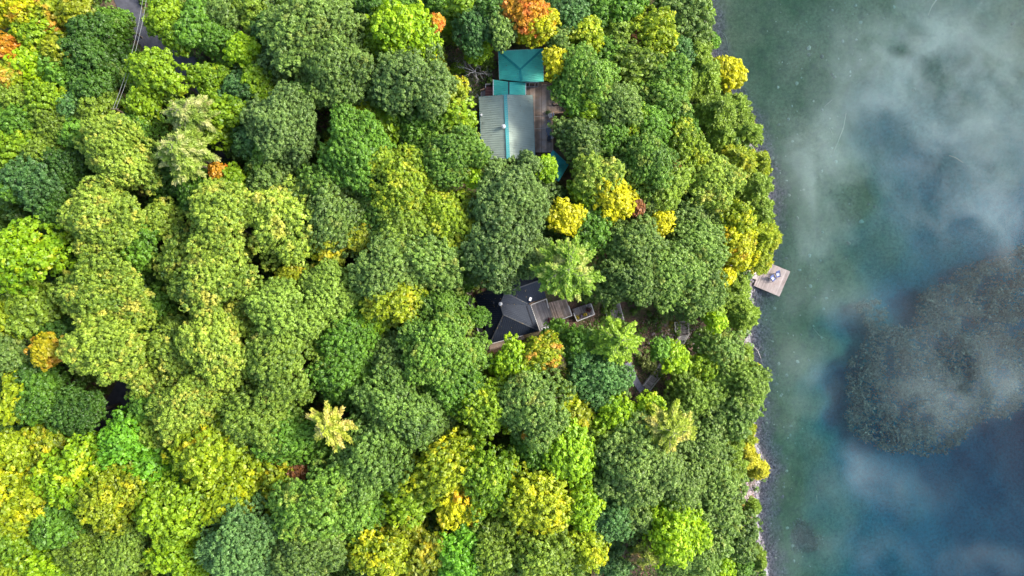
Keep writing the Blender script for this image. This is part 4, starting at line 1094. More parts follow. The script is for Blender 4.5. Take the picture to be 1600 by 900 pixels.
d2 = 9.95
q = P(848, 492, d2); ld = empty("deck", (q.x, q.y, 8.2), "weathered grey plank deck with white rails east of the charcoal roof", "deck")
k1 = [P(843.5, 517, d2), P(868, 508.5, d2), P(853.5, 467, d2), P(829, 476, d2)]
k2 = [P(864.3, 502.8, d2 - .0), P(893, 492, d2), P(885, 466, d2), P(853.8, 474, d2)]
k3 = [P(901, 502, d2 - .5), P(928.5, 491.5, d2 - .5), P(922.5, 474, d2 - .5), P(894, 483, d2 - .5)]
al = Vu((k1[0] - k1[3]))
boards(k1, al, M_wood_grey, "floor", ld, .2, .02, seed=14)
k2s = [p - Vu((0, 0, .012)) for p in k2]
boards(k2s, al, M_wood_brown, "floor", ld, .2, .03, seed=15); boards(k3, al, M_wood_grey, "floor", ld, .2, .03, seed=16)
m = MB()
for k_ in (k1, k2, k3): m = MB(); joists([p - Vu((0, 0, .07)) for p in k_], m); legs(k_, ld); m.build("frame", M_frame, ld)
rail([k1[0], k1[3], k1[2], P(856.5, 481, d2)], "railing", M_rail_white, ld, mids=1, top=.13)
rail([P(866.5, 511, d2), P(864.5, 503.5, d2), P(893, 492.5, d2), P(888, 478, d2)], "railing", M_rail_white, ld, mids=1, top=.12)
rail([P(896, 489.5, d2 - .5), P(901, 501.5, d2 - .5), P(928, 491, d2 - .5), P(922.5, 474.5, d2 - .5)], "railing", M_rail_white, ld, mids=1, top=.12)

# west side walkway of the dark roofed cottage
q = P(740, 480, 10.1); wk = empty("walkway", (q.x, q.y, 9.4), "narrow brown walkway with rails along the charcoal roof's west eave", "walkway")
k4 = [P(728, 456, 10.1), P(736, 458, 10.1), P(764, 541, 10.1), P(756, 541, 10.1)]
boards(k4, k4[2] - k4[1], M_wood_brown, "floor", wk, .2, .02, seed=19)
m = MB(); legs(k4, wk); joists([p - Vu((0, 0, .07)) for p in k4], m); m.build("frame", M_frame, wk)
rail([P(727.5, 455, 10.1), P(755.5, 540.5, 10.1)], "railing", M_rail_white, wk, mids=1, top=.1)
q = P(790, 533, 10.1); wk2 = empty("walkway", (q.x, q.y, 9.4), "brown walkway edged by a pale rail along the charcoal roof's south eave", "walkway")
k5 = [P(765, 548, 9.98), P(820, 530, 9.98), P(818, 522, 9.98), P(765, 539, 9.98)]
boards(k5, k5[1] - k5[0], M_wood_brown, "floor", wk2, .2, .02, seed=21)
legs(k5, wk2)

# bench, pots and flowers on the lower deck
q = P(852, 513.5, d2)
bn = empty("bench", (q.x, q.y, d2), "white slatted bench on the south end of the grey deck", "bench")
ax = (k1[1] - k1[0]).normalized(); ay = (k1[3] - k1[0]).normalized()
def Wb(x, y, z): return Vu((q.x, q.y, d2)) + ax * x + ay * y + Vu((0, 0, z))
for nm, (y0_, y1_, z0_, z1_) in (("seat", (-.02, .36, .42, .42)), ("backrest", (-.24, -.08, .85, .5))):
    m = MB()
    for i in range(4):
        t0, t1 = i / 4, (i + .72) / 4
        m.slab([Wb(-.62, y0_ + (y1_ - y0_) * t0, z0_ + (z1_ - z0_) * t0), Wb(.62, y0_ + (y1_ - y0_) * t0, z0_ + (z1_ - z0_) * t0),
                Wb(.62, y0_ + (y1_ - y0_) * t1, z0_ + (z1_ - z0_) * t1), Wb(-.62, y0_ + (y1_ - y0_) * t1, z0_ + (z1_ - z0_) * t1)], (0, 0, -.04))
    m.build(nm, M_white, bn)
for sx in (-.55, .55):
    for sy in (-.12, .32): m = MB(); m.beam(Wb(sx, sy, 0), Wb(sx, sy, .4), .06, .06, (1, 0, 0)); m.build("leg", M_white, bn)
    m = MB(); m.beam(Wb(sx, -.14, .62), Wb(sx, .34, .62), .07, .04); m.build("armrest", M_white, bn)

def pot_plant(px, py, z, label, fcol, r=.42, n=260, leafy=(.05, .10, .03), name="flower_pot"):
    q = P(px, py, z); t = empty(name, (q.x, q.y, z), label, "flower pot")
    m = MB(); m.lathe(q, [(.16, 0), (.22, .28), (.25, .30), (.25, .34), (.19, .33)], 14); m.build("pot", M_red, t)
    C = RNG.normal(size=(n, 3)) * r * .45; C[:, 2] = np.abs(C[:, 2]) * .9 + .35
    N = unit(C * [1, 1, .6] + RNG.normal(size=(n, 3)) * .25 + [0, 0, .4])
    V, F_ = leaf_quads(C, N, RNG.uniform(.07, .14, n))
    tt = RNG.random((n, 3)); me = fast_mesh("blossoms", V, F_, tt, foliage("petal_" + label[:6], tuple(c * .6 for c in fcol), fcol, leafy, .45, 3.0))
    o = bpy.data.objects.new("blossoms", me); COL.objects.link(o); o.parent = t
pot_plant(859.5, 500, d2, "flower pot with purple red leaves at the grey deck's east edge", (.20, .03, .08), .5, 330)
pot_plant(919.7, 483.8, d2 - .5, "flower pot with dark crimson leaves on the lowest deck corner", (.17, .01, .04), .5, 330)
pot_plant(901.6, 496, d2 - .5, "flower pot with yellow blooms at the lowest deck's west corner", (.75, .55, .03), .36, 200)
pot_plant(914, 491, d2 - .5, "flower pot with yellow blooms near the lowest deck's south rail", (.75, .55, .03), .3, 170)
pot_plant(907.8, 494.5, d2 - .5, "flower pot with lilac blooms between two yellow ones", (.35, .22, .50), .22, 120)
pot_plant(856, 176.5, dz, "leafy green pot plant at the top of the deck stairs", (.14, .26, .05), .4, 240)

# ------------------------------------------------------------------ boardwalk, landings, stairs to the lake
def platform(name, label, cat, pts, rails, mat=M_wood_walk, along=None, seed=1, bw=.17, rm=None, mids=1):
    c = sum((Vu(p) for p in pts), Vu()) / len(pts)
    t = empty(name, (c.x, c.y, hz(c.x, c.y)), label, cat)
    boards(pts, along if along is not None else Vu(pts[1]) - Vu(pts[0]), mat, "floor", t, bw, .02, seed=seed)
    m = MB(); joists([Vu(p) - Vu((0, 0, .06)) for p in pts], m); legs(pts, t); m.build("frame", M_frame, t)
    for r_ in rails: rail(r_, "railing", rm or M_rail_pale, t, mids=mids)
    return t
platform("landing", "brown plank landing with side rails below the dark grey green oak", "landing",
    [P(949, 502, 7.0), P(974, 500, 7.0), P(965, 466, 7.0), P(938, 462, 7.0)], [[P(938.5, 463, 7.0), P(949, 501, 7.0)], [P(965, 467, 7.0), P(973.5, 499.5, 7.0)]], along=P(949, 502, 7) - P(938, 462, 7), seed=31)
l2 = platform("landing", "grey plank landing with a rail above the steps on the leafy slope", "landing",
    [P(1060, 524.5, 3.6), P(1075, 521.5, 3.6), P(1073.5, 492, 3.6), P(1059.5, 496, 3.6)], [[P(1073.2, 493, 3.6), P(1074.6, 521, 3.6)]], along=(1, 0, 0), seed=32)
bs = empty("bench", tuple(P(1056.5, 511, 3.3)), "slatted wooden bench on the west side of the slope landing", "bench")
for dx in (0, 1): 
    m = MB(); m.beam(P(1054.6 + dx * 3.4, 503, 3.75), P(1055.6 + dx * 3.4, 519, 3.75), .26, .05); m.build("seat" if dx else "backrest", M_rail_pale, bs)
for yy in (505, 517):
    m = MB(); m.beam(P(1057, yy, 2.4), P(1057, yy, 3.72), .08, .08, (1, 0, 0)); m.build("leg", M_frame, bs)
st = empty("stairs", tuple(P(1060, 535, 3.4)), "short flight of pale wooden steps between landing and boardwalk", "stairs")
stairs(P(1052.5, 540, 4.3), P(1063, 543, 4.3), P(1060.3, 525, 3.62), P(1074.6, 522.5, 3.62), 7, M_rail_pale, st, "steps")
rail([P(1063, 543, 4.3), P(1074.8, 522, 3.6)], "railing", M_rail_pale, st); rail([P(1052.3, 540, 4.3), P(1060, 525.5, 3.6)], "railing", M_rail_pale, st)
platform("boardwalk", "wooden boardwalk with pale side rails running down the leafy slope", "boardwalk",
    [P(1003.5, 602, 5.45), P(1014, 609.5, 5.45), P(1063, 543.5, 4.32), P(1052, 539.5, 4.32)],
    [[P(1004, 602, 5.45), P(1052, 540, 4.32)], [P(1014, 609, 5.45), P(1037, 580, 4.95), P(1062.5, 543.5, 4.32)]], along=Vu((P(1014, 609.5, 5.4) - P(1003.5, 602, 5.4))), seed=33, bw=.2)
# gangway to the dock
gw = platform("gangway", "narrow wooden gangway with a pale handrail under shore cedars", "gangway",
    [P(1128, 421, 2.35), P(1182, 437, .62), P(1184.5, 428, .62), P(1130, 412, 2.35)], [[P(1130, 412, 2.35), P(1184, 428, .62)]], along=Vu((P(1130, 412, 2) - P(1128, 421, 2))), seed=34)
rr = G(1078, 543); 
mb = MB(); mb.lathe((0, 0, 0), [(.2, -.3), (.62, -.1), (.7, .15), (.5, .42), (.2, .55)], 11, sx=.75, sy=1.15); ob = mb.build("boulder", simple("pink_granite", (.42, .25, .20), .85, var=.2, scale=4))
for v in ob.data.vertices: v.co *= 1 + .12 * math.sin(v.co.x * 9 + v.co.y * 7 + v.co.z * 11)
ob.location = rr; ob.rotation_euler = (0, 0, .5); tag(ob, "pinkish boulder on the leafy slope right of the boardwalk steps", "boulder")

# ------------------------------------------------------------------ docks
kz = .5
dk4 = [P(1177.8, 446.2, kz), P(1217.8, 463, kz), P(1234.5, 424.4, kz), P(1194.5, 407.7, kz)]
q = sum(dk4, Vu()) / 4
dock = empty("dock", (q.x, q.y, kz - .3), "square pale wooden dock on the lake with two blue chairs", "dock")
boards(dk4, dk4[2] - dk4[1], M_wood_pale, "deck_boards", dock, .21, .022, seed=41)
m = MB()
for i in range(4):
    a = dk4[i]; b = dk4[(i + 1) % 4]; m.beam(a - Vu((0, 0, .14)), b - Vu((0, 0, .14)), .08, .2, t=.5)
m.build("rim", M_wood_pale, dock)
for i in range(4):
    for t_ in (.03, .5):
        p = dk4[i].lerp(dk4[(i + 1) % 4], t_).lerp(q, .04); m = MB(); m.tube([(p.x, p.y, hz(p.x, p.y) - .3), (p.x, p.y, kz - .05)], .09, 8); m.build("post", M_frame, dock)
def lawn_chair(px, py, rz, label):
    q = P(px, py, kz)
    t = chair("lawn_chair", tuple(q), rz, label, (M_blue, M_blue, M_navy), "chairs on the dock", 1.35)
    R_ = Matrix.Rotation(rz, 4, 'Z')
    def W(x, y, z): return q + (R_ @ Vu((x, y, z)))
    m = MB(); m.hexa([W(-.25, -.42, .70), W(.25, -.42, .70), W(.25, .12, .66), W(-.25, .12, .66), W(-.25, -.42, .76), W(.25, -.42, .76), W(.25, .12, .71), W(-.25, .12, .71)]); m.build("cushion", M_pale_fab, t)
lawn_chair(1213.3, 430.2, math.radians(-165), "blue lawn chair with a pale cushion, nearer the open lake")
lawn_chair(1206, 436, math.radians(-140), "blue lawn chair with a pale cushion, nearer the shore cedars")
rd4 = [P(1160, 205, .42), P(1181, 204, .42), P(1179.6, 189.5, .42), P(1160, 188, .42)]
q = sum(rd4, Vu()) / 4
t = empty("dock", (q.x, q.y, .2), "small red dock end poking out from olive cedars", "dock")
boards(rd4, (1, 0, 0), M_red, "deck_boards", t, .2, .02, seed=51)
m = MB()
for i in range(4): m.beam(rd4[i] - Vu((0, 0, .14)), rd4[(i + 1) % 4] - Vu((0, 0, .14)), .07, .18)
m.build("rim", M_red, t)
for i in range(4):
    p = rd4[i].lerp(q, .1); m = MB(); m.tube([(p.x, p.y, hz(p.x, p.y) - .3), (p.x, p.y, .35)], .08, 8); m.build("post", M_frame, t)

# power lines and their pole
zl = 10.8 + 13.2
M_wire = simple('weathered_wire', (.30, .32, .30), .6, var=.05)
p1 = P(226, -40, zl); p2 = P(178, 172, zl - .2)
for a_, b_, lab in (((228.0, -40), (176.5, 170), ""), ((234.0, -40), (181.0, 170), "x")):
    A_ = P(*a_, zl); B_ = P(*b_, zl); pts = [A_.lerp(B_, t_) - Vu((0, 0, 1.2 * 4 * t_ * (1 - t_))) for t_ in np.linspace(0, 1, 14)]
    m = MB(); m.tube(pts, .022, 5); o = m.build("power_line", M_wire)
    tag(o, "thin pale power line crossing the road, " + ("the one farther west" if lab != "x" else "the one farther east"), "cable", "power lines over the road")
for nm, pp, lab in ((0, P(178.8, 170, zl), "wooden utility pole hidden in oaks at the power lines' south end"), (1, P(231, -40, zl), "wooden utility pole at the power lines' north end by the road")):
    g_ = hz(pp.x, pp.y); t = empty("utility_pole", (pp.x, pp.y, g_), lab, "utility pole")
    m = MB(); m.tube([(pp.x, pp.y, g_ - .5), (pp.x, pp.y, zl - .12)], [.19, .12], 10); m.build("pole", M_frame, t)
    m = MB(); m.beam((pp.x - .6, pp.y, zl - .08), (pp.x + .6, pp.y, zl - .08), .1, .1); m.build("crossarm", M_frame, t)
# ------------------------------------------------------------------ trees
def fib_dome(n, rng, low=-0.25):
    i = np.arange(n) + .5; z = 1 - (1 - low) * i / n; ph = i * 2.399963 + rng.uniform(0, 6.28)
    r = np.sqrt(np.maximum(0, 1 - z * z)); return np.stack([r * np.cos(ph), r * np.sin(ph), z], 1)

def broad_crown(R, seed, leaf=.30, lobe=1.25, clump=.42, per=11, flat=.72, irregular=.16, dens=1.0):
    """crown centred at its widest level: big lobes > leaf clumps > leaves, spread through the outer volume"""
    rng = np.random.default_rng(seed)
    # several overlapping domes of different height make one uneven crown
    ns = 1 if R < 1.6 else int(rng.integers(4, 6)) if R < 3.5 else int(rng.integers(6, 9))
    doms = [(rng.normal() * .06 * R, rng.normal() * .06 * R, .10 * R, R * (.92 if ns == 1 else .56))]
    a0 = rng.uniform(0, 6.28)
    for k in range(ns - 1):
        a_ = a0 + 6.283 * k / (ns - 1) + rng.normal() * .28; d_ = R * rng.uniform(.46, .70); rs = R * rng.uniform(.34, .50)
        doms.append((math.cos(a_) * d_, math.sin(a_) * d_, -R * rng.uniform(.02, .34), rs))
    Ls = []; Ds = []; Lr = []
    for (cx, cy_, cz, rs) in doms:
        n_l = max(6, int(2 * np.pi * rs * rs * 1.1 / (lobe * lobe * 1.9)))
        D0 = unit(fib_dome(n_l, rng, -.35) + rng.normal(size=(n_l, 3)) * .16)
        th = np.arctan2(D0[:, 1], D0[:, 0]); wob = 1 + irregular * (np.sin(2 * th + rng.uniform(0, 6)) * .5 + np.sin(3 * th + rng.uniform(0, 6)) * .6)
        l0 = D0 * (max(rs - lobe * .55, rs * .4) * wob * rng.uniform(.78, 1.12, n_l))[:, None]; l0[:, 2] = l0[:, 2] * flat * 1.15 + rng.normal(size=n_l) * .15 * lobe
        l0 += [cx, cy_, cz]
        keep = np.ones(n_l, bool)
        for (ox, oy, oz, orr) in doms:
            if (ox, oy) != (cx, cy_): keep &= np.linalg.norm((l0 - [ox, oy, oz]) / [1, 1, flat], axis=1) > orr * .72
        Ls.append(l0[keep]); Ds.append(unit(D0[keep] + [0, 0, .1])); Lr.append(lobe * rng.uniform(.65, 1.3, keep.sum()))
    # a ragged lower skirt of boughs
    n_s = int(R * 3.2) if R > 1.6 else 0
    if n_s:
        a_ = rng.uniform(0, 6.283, n_s); q_ = R * rng.uniform(.7, 1.12, n_s)
        Ls.append(np.stack([np.cos(a_) * q_, np.sin(a_) * q_, -R * rng.uniform(.35, .75, n_s)], 1)); Ds.append(unit(np.stack([np.cos(a_), np.sin(a_), np.full(n_s, .5)], 1))); Lr.append(lobe * rng.uniform(.7, 1.2, n_s))
    L = np.concatenate(Ls); D_ = np.concatenate(Ds); lr = np.concatenate(Lr); nl = len(L)
    Cs = []; Ns = []; T = []
    for i in range(nl):
        nc = max(6, int(2 * np.pi * lr[i] ** 2 / (clump ** 2 * 2.4) * dens))
        c = fib_dome(nc, rng, -.5); up_ = unit((D_[i] + [0, 0, .8])[None])[0]
        # rotate dome so its pole follows the outward direction
        z_ = up_; x_ = unit(np.cross(z_, [.3, .9, .1])[None])[0]; y_ = np.cross(z_, x_)
        c = c[:, :1] * x_ + c[:, 1:2] * y_ + c[:, 2:] * z_
        c = unit(c + rng.normal(size=c.shape) * .18); cen = L[i] + c * lr[i] * rng.uniform(.66, 1.14, (nc, 1))
        tl = rng.random(nc); ll = rng.random()
        for j in range(nc):
            m_ = rng.integers(per - 3, per + 4); o = unit(rng.normal(size=(m_, 3)) + c[j] * .9 + [0, 0, .5])
            Cs.append(cen[j] + o * clump * rng.uniform(.45, .95, (m_, 1)) * [1, 1, .8]); Ns.append(unit(o * .8 + rng.normal(size=(m_, 3)) * .45 + [0, 0, .45]))
            T.append(np.stack([np.full(m_, .6 * tl[j] + .4 * ll), rng.random(m_), np.full(m_, ll)], 1))
    Cs = np.concatenate(Cs); Ns = np.concatenate(Ns); T = np.concatenate(T)
    V, F_ = leaf_quads(Cs, Ns, leaf * rng.uniform(.7, 1.3, len(Cs)), 1.45, rng)
    # inner mass: sparse larger leaves so that gaps look leafy and deep
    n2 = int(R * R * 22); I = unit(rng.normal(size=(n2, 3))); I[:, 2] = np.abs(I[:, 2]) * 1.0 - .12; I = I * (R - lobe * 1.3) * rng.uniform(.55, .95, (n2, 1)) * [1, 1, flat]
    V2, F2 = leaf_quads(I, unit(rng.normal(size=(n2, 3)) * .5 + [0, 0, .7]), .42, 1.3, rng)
    T2 = np.stack([rng.random(n2) * .4, rng.random(n2) * .5, np.zeros(n2)], 1)  # low tint darkens inner leaves: crevice shade put into their colour
    return np.concatenate([V, V2]), np.concatenate([F_, F2 + len(V)]), np.concatenate([T, T2]), L, lr

def trunk_mesh(R, L, h_c, seed, rad=None, name="trunk"):
    rng = random.Random(seed); mb = MB(); r0 = rad or .05 * R + .1
    pts = [(0, 0, -1.2), (.05, .02, 0), (.1 * R * .3, .05, h_c * .45), (.02, .1, h_c * .8), (0, 0, h_c + R * .2)]
    mb.tube(pts, [r0 * 1.25, r0, r0 * .8, r0 * .6, r0 * .2], 8)
    for i in rng.sample(range(len(L)), min(len(L), 9)):
        e = Vector(L[i]); s = Vector((0, 0, h_c * rng.uniform(.55, .85)))
        t = Vector((e.x, e.y, e.z + h_c)); m_ = s.lerp(t, .5) + Vector((rng.uniform(-.3, .3), rng.uniform(-.3, .3), .25 * R * rng.random()))
        mb.tube([s, m_, s.lerp(t, .92)], [r0 * .45, r0 * .28, r0 * .07], 5)
    o = mb.build(name, M_bark); me = o.data; bpy.data.objects.remove(o); return me

M_bark = simple("bark", (.13, .105, .085), .9, var=.3, scale=4)
M_bark_pale = simple("pale_dead_wood", (.62, .58, .54), .85, var=.15, scale=4)
M_bark_white = simple("white_birch_bark", (.72, .70, .66), .8, var=.12, scale=4)

PROTO = {}      # kind -> list of (R, crown height factor, crown mesh, trunk mesh)
def add_proto(kind, R, crown_me, trunk_me, h_c): PROTO.setdefault(kind, []).append((R, crown_me, trunk_me, h_c))
def shift(me, dz):
    n = len(me.vertices); a = np.empty(n * 3, np.float32); me.vertices.foreach_get("co", a); a = a.reshape(-1, 3); a[:, 2] += dz; me.vertices.foreach_set("co", a.ravel()); me.update()

sd_i = 100
for R, reps in ((1.1, 2), (2.0, 3), (3.0, 4), (4.2, 4), (5.6, 4)):
    for k_ in range(reps):
        sd_i += 1; h_c = {1.1: 3.4, 2.0: 7.0, 3.0: 9.5, 4.2: 12.5, 5.6: 14.0}[R]
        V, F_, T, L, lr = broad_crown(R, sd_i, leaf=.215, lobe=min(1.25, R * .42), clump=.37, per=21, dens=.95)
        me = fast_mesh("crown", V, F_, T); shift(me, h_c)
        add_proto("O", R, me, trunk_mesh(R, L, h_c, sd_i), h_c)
        if R < 5.6 or k_ < 3:
            # maples: fewer, larger, flatter leaf sprays with a more broken outline
            V, F_, T, L, lr = broad_crown(R, sd_i + 50, leaf=.33, lobe=min(1.35, R * .48), clump=.55, per=17, flat=.9, irregular=.3, dens=.9)
            me = fast_mesh("crown", V, F_, T); shift(me, h_c)
            add_proto("M", R, me, trunk_mesh(R, L, h_c, sd_i + 50), h_c)

def frond_crown(R, height_, seed, whorls, per_w, tuft=.34, tops=((0, 0, 1.0),), needle=.30, droop=.12, dens=1.0, jit=.14, wid=.30):
    rng = np.random.default_rng(seed); Cs = []; Ns = []; Ax = []; T = []; limbs = []
    for tx, ty, sc in tops:
        for w_ in range(whorls):
            f = w_ / (whorls - 1); z = height_ * (1 - f) * sc; rad = R * sc * (.16 + .84 * f ** .8)
            nb = int(per_w * (.55 + .45 * f)) ; ph0 = rng.uniform(0, 6.28)
            for b in range(nb):
                ph = ph0 + 6.283 * b / nb + rng.normal() * .16; Lb = rad * rng.uniform(1 - jit * 1.5, 1 + jit)
                bt = rng.random(); k = max(4, int(Lb / (tuft * .42) * dens))
                limbs.append(((tx, ty, z), (tx + math.cos(ph) * Lb, ty + math.sin(ph) * Lb, z + Lb * .12 - droop * Lb)))
                for j in range(k):
                    s = (j + .5) / k; wd = (wid * Lb * (1 - s) ** .7 + .10) * (1 if s > .12 else .5); r_ = Lb * s
                    zz = z + r_ * .18 - droop * r_ * s * 1.6
                    m_ = 5 + int(wd / tuft * 7); a = rng.uniform(-1, 1, m_)
                    dx = math.cos(ph); dy = math.sin(ph)
                    px_ = tx + dx * (r_ - np.abs(a) * wd * .5) - dy * a * wd; py_ = ty + dy * (r_ - np.abs(a) * wd * .5) + dx * a * wd
                    Cs.append(np.stack([px_, py_, zz + rng.normal(size=m_) * .15 - np.abs(a) * wd * .15], 1))
                    N = np.stack([rng.normal(size=m_) * .55, rng.normal(size=m_) * .55, np.ones(m_)], 1); Ns.append(unit(N))
                    sg = np.where(a > 0, 1, -1); Ax.append(unit(np.stack([dx - dy * sg * .8, dy + dx * sg * .8, rng.normal(size=m_) * .25], 1)))
                    T.append(np.stack([np.full(m_, .35 * bt + .65 * s), rng.random(m_), np.full(m_, f)], 1))
    C = np.concatenate(Cs); N = np.concatenate(Ns); A_ = np.concatenate(Ax); T = np.concatenate(T)
    A_ = unit(A_ - N * np.sum(A_ * N, 1, keepdims=True)); B_ = np.cross(N, A_); s = (needle * rng.uniform(.7, 1.3, len(C)))[:, None]
    V = np.empty((len(C), 4, 3)); V[:, 0] = C - A_ * s * .6; V[:, 1] = C - B_ * s * .26; V[:, 2] = C + A_ * s * .8; V[:, 3] = C + B_ * s * .26
    return V.reshape(-1, 3), np.arange(len(C) * 4).reshape(-1, 4), T, limbs
def frond_proto(kind, R, hh, h_c, seed, **kw):
    V, F_, T, limbs = frond_crown(R, hh, seed, **kw)
    me = fast_mesh("crown", V, F_, T); shift(me, h_c)
    mb = MB(); tops = kw.get("tops", ((0, 0, 1.0),))
    for tx, ty, sc in tops: mb.tube([(tx * .2, ty * .2, -1), (tx * .5, ty * .5, h_c * .6), (tx, ty, h_c + hh * sc * .97)], [.11 + R * .03, .09 + R * .02, .03], 7)
    for a, b in limbs[::2]: mb.tube([Vector(a) + Vector((0, 0, h_c)), Vector(b) + Vector((0, 0, h_c))], [.045, .015], 4, cap=False)
    o = mb.build("trunk", M_bark); tm = o.data; bpy.data.objects.remove(o); add_proto(kind, R, me, tm, h_c)
for i_, (R, hh, h_c) in enumerate(((1.3, 2.6, 4.0), (3.0, 4.2, 11.0), (3.6, 4.6, 12.0), (4.4, 5.0, 13.0))):
    frond_proto("P", R, hh, h_c, 300 + i_, whorls=5, per_w=9, needle=.36, droop=.08, wid=.17)
for i_, (R, hh, h_c) in enumerate(((2.4, 3.6, 10.0), (3.6, 4.4, 12.0), (4.6, 5.0, 13.0), (4.4, 4.6, 13.0))):
    rg = random.Random(90 + i_); tops = [(rg.uniform(-.1, .1) * R, rg.uniform(-.1, .1) * R, 1.0)] + [(math.cos(a) * R * .42, math.sin(a) * R * .42, rg.uniform(.55, .8)) for a in [rg.uniform(0, 1.5) + 2.09 * j for j in range(3)]]
    frond_proto("Q", R, hh, h_c, 320 + i_, whorls=6, per_w=10, needle=.36, droop=.14, tops=tops, jit=.26, wid=.24)
for i_, R in enumerate((1.1, 1.9, 2.6, 3.2)):
    for k_ in range(3):
        rg = random.Random(i_ * 7 + k_)
        tops = [(0, 0, 1.0)] + [(math.cos(a) * R * .5, math.sin(a) * R * .5, rg.uniform(.5, .72)) for a in [rg.uniform(0, 2) + 1.57 * j for j in range(4)]]
        frond_proto("C", R * 1.0, R * 1.15, 3.0 + R * 1.7, 330 + i_ * 5 + k_, whorls=7, per_w=11, needle=.31, tops=tops, droop=.2, tuft=.32, jit=.3)
# shrub: low broad crown
for k_ in range(2):
    V, F_, T, L, lr = broad_crown(1.3, 400 + k_, leaf=.2, lobe=.5, clump=.24, per=8, flat=.8, irregular=.3, dens=.55)
    me = fast_mesh("crown", V, F_, T); shift(me, .6); add_proto("S", 1.3, me, trunk_mesh(1.3, L, .6, 400 + k_, .05), .6)

def dead_mesh(R, hgt, seed, lean=(0, 0)):
    rng = random.Random(seed); mb = MB()
    def br(p, d, L_, r_, lv):
        pts = [p]; rr_ = [r_]
        for i in range(4):
            d = (d + Vector((rng.uniform(-.3, .3), rng.uniform(-.3, .3), rng.uniform(-.15, .15)))).normalized(); pts.append(pts[-1] + d * L_ / 4); rr_.append(r_ * (1 - .2 * (i + 1)))
            if lv > 0 and i > 0:
                for _ in range(2):
                    d2_ = (d + Vector((rng.uniform(-1, 1), rng.uniform(-1, 1), rng.uniform(-.2, .5)))).normalized(); br(pts[-1], d2_, L_ * rng.uniform(.4, .65), rr_[-1] * .6, lv - 1)
        mb.tube(pts, rr_, 5 if lv else 4)
    base = Vector((lean[0], lean[1], -.5)); top = Vector((0, 0, hgt * .62))
    mb.tube([base, base.lerp(top, .5), top], [.2, .16, .12], 8)
    nb = 6
    for i in range(nb):
        a = 6.283 * i / nb + rng.uniform(-.7, .7); br(top - Vector((0, 0, rng.uniform(0, hgt * .2))), Vector((math.cos(a), math.sin(a), rng.uniform(.3, 1.2))).normalized(), R * rng.uniform(.6, 1.35), rng.uniform(.06, .12), 2)
    o = mb.build("branches", M_bark_pale); me = o.data; bpy.data.objects.remove(o); return me

PAL = {
 'gg': ((.050,.100,.03),(.235,.33,.10),(.24,.30,.05),.16), 'g2': ((.06,.12,.03),(.25,.36,.10),(.33,.37,.06),.2), 'g3': ((.06,.12,.03),(.23,.35,.09)), 'g4': ((.06,.11,.035),(.25,.34,.11)),
 'gd': ((.055,.10,.035),(.20,.285,.11)), 'dk': ((.055,.10,.035),(.205,.295,.105)), 'dg': ((.025,.07,.015),(.10,.20,.035)), 'bg': ((.035,.085,.035),(.13,.26,.10)),
 'bb': ((.05,.11,.05),(.20,.34,.15)), 'mg': ((.045,.12,.015),(.18,.33,.045)), 'm2': ((.045,.115,.018),(.23,.37,.065),(.33,.40,.05),.2), 'ol': ((.07,.115,.012),(.27,.36,.05)), 'ol2': ((.1,.13,.012),(.3,.33,.05)),
 'br': ((.04,.15,.012),(.20,.42,.03)), 'p2': ((.08,.14,.02),(.31,.42,.09)), 'gp': ((.14,.17,.07),(.34,.36,.18)),
 'pt': ((.055,.13,.02),(.39,.47,.08),(.54,.52,.07),.27), 'pt2': ((.08,.15,.02),(.32,.41,.08),(.45,.42,.08),.1),
 'yg': ((.08,.18,.006),(.33,.45,.02),(.50,.56,.015),.12), 'ye2': ((.12,.20,.006),(.45,.50,.018),(.60,.60,.01),.24), 'ye3': ((.11,.19,.006),(.46,.48,.018),(.64,.61,.01),.30),
 'lm': ((.12,.27,.004),(.46,.60,.012)), 'lm2': ((.09,.22,.004),(.38,.52,.015),(.55,.56,.01),.2), 'lm3': ((.09,.22,.006),(.38,.55,.02)),
 'ye': ((.38,.34,.004),(.80,.66,.010)), 'yo': ((.28,.28,.004),(.66,.60,.010),(.80,.42,.015),.3), 'yo2': ((.12,.18,.01),(.43,.46,.02),(.60,.50,.015),.32),
 'yo3': ((.09,.17,.01),(.40,.47,.02),(.60,.52,.015),.28), 'yo4': ((.28,.29,.006),(.72,.62,.01),(.78,.46,.015),.25),
 'yo1': ((.09,.16,.01),(.36,.46,.03),(.46,.50,.02),.3), 'ga': ((.12,.15,.008),(.38,.39,.02),(.52,.44,.015),.28), 'ga2': ((.12,.16,.01),(.40,.45,.02),(.53,.50,.015),.25),
 'or': ((.42,.20,.01),(.80,.34,.025),(.74,.22,.03),.35), 'oy': ((.14,.22,.01),(.48,.50,.02),(.64,.33,.04),.4), 'oy2': ((.30,.26,.008),(.58,.44,.015),(.62,.32,.02),.3),
 'rd': ((.10,.035,.018),(.40,.14,.075)), 'oc': ((.2,.14,.04),(.50,.33,.10),(.4,.16,.1),.35),
 'pp': ((.08,.15,.02),(.34,.42,.09),(.52,.52,.17),.34), 'pg': ((.08,.18,.015),(.36,.50,.07),(.58,.60,.14),.22), 'lp': ((.10,.21,.015),(.44,.58,.07)),
 'ly': ((.14,.21,.02),(.50,.54,.08),(.66,.60,.13),.3), 'yp': ((.18,.24,.02),(.60,.58,.10),(.74,.60,.15),.3), 'py': ((.12,.17,.02),(.44,.46,.08),(.42,.26,.1),.35),
 'yc': ((.25,.23,.01),(.68,.56,.05)), }
FM = {}; GREENS = set('gg g2 g3 g4 gd dk dg bg bb mg m2 ol br p2 pt pt2'.split())
def tone(c, k):
    r, g, b = c
    return (r * (.97 if g > r * 1.02 else .95) * k, min(.9, g * 1.08 * k), b * .55 * k)
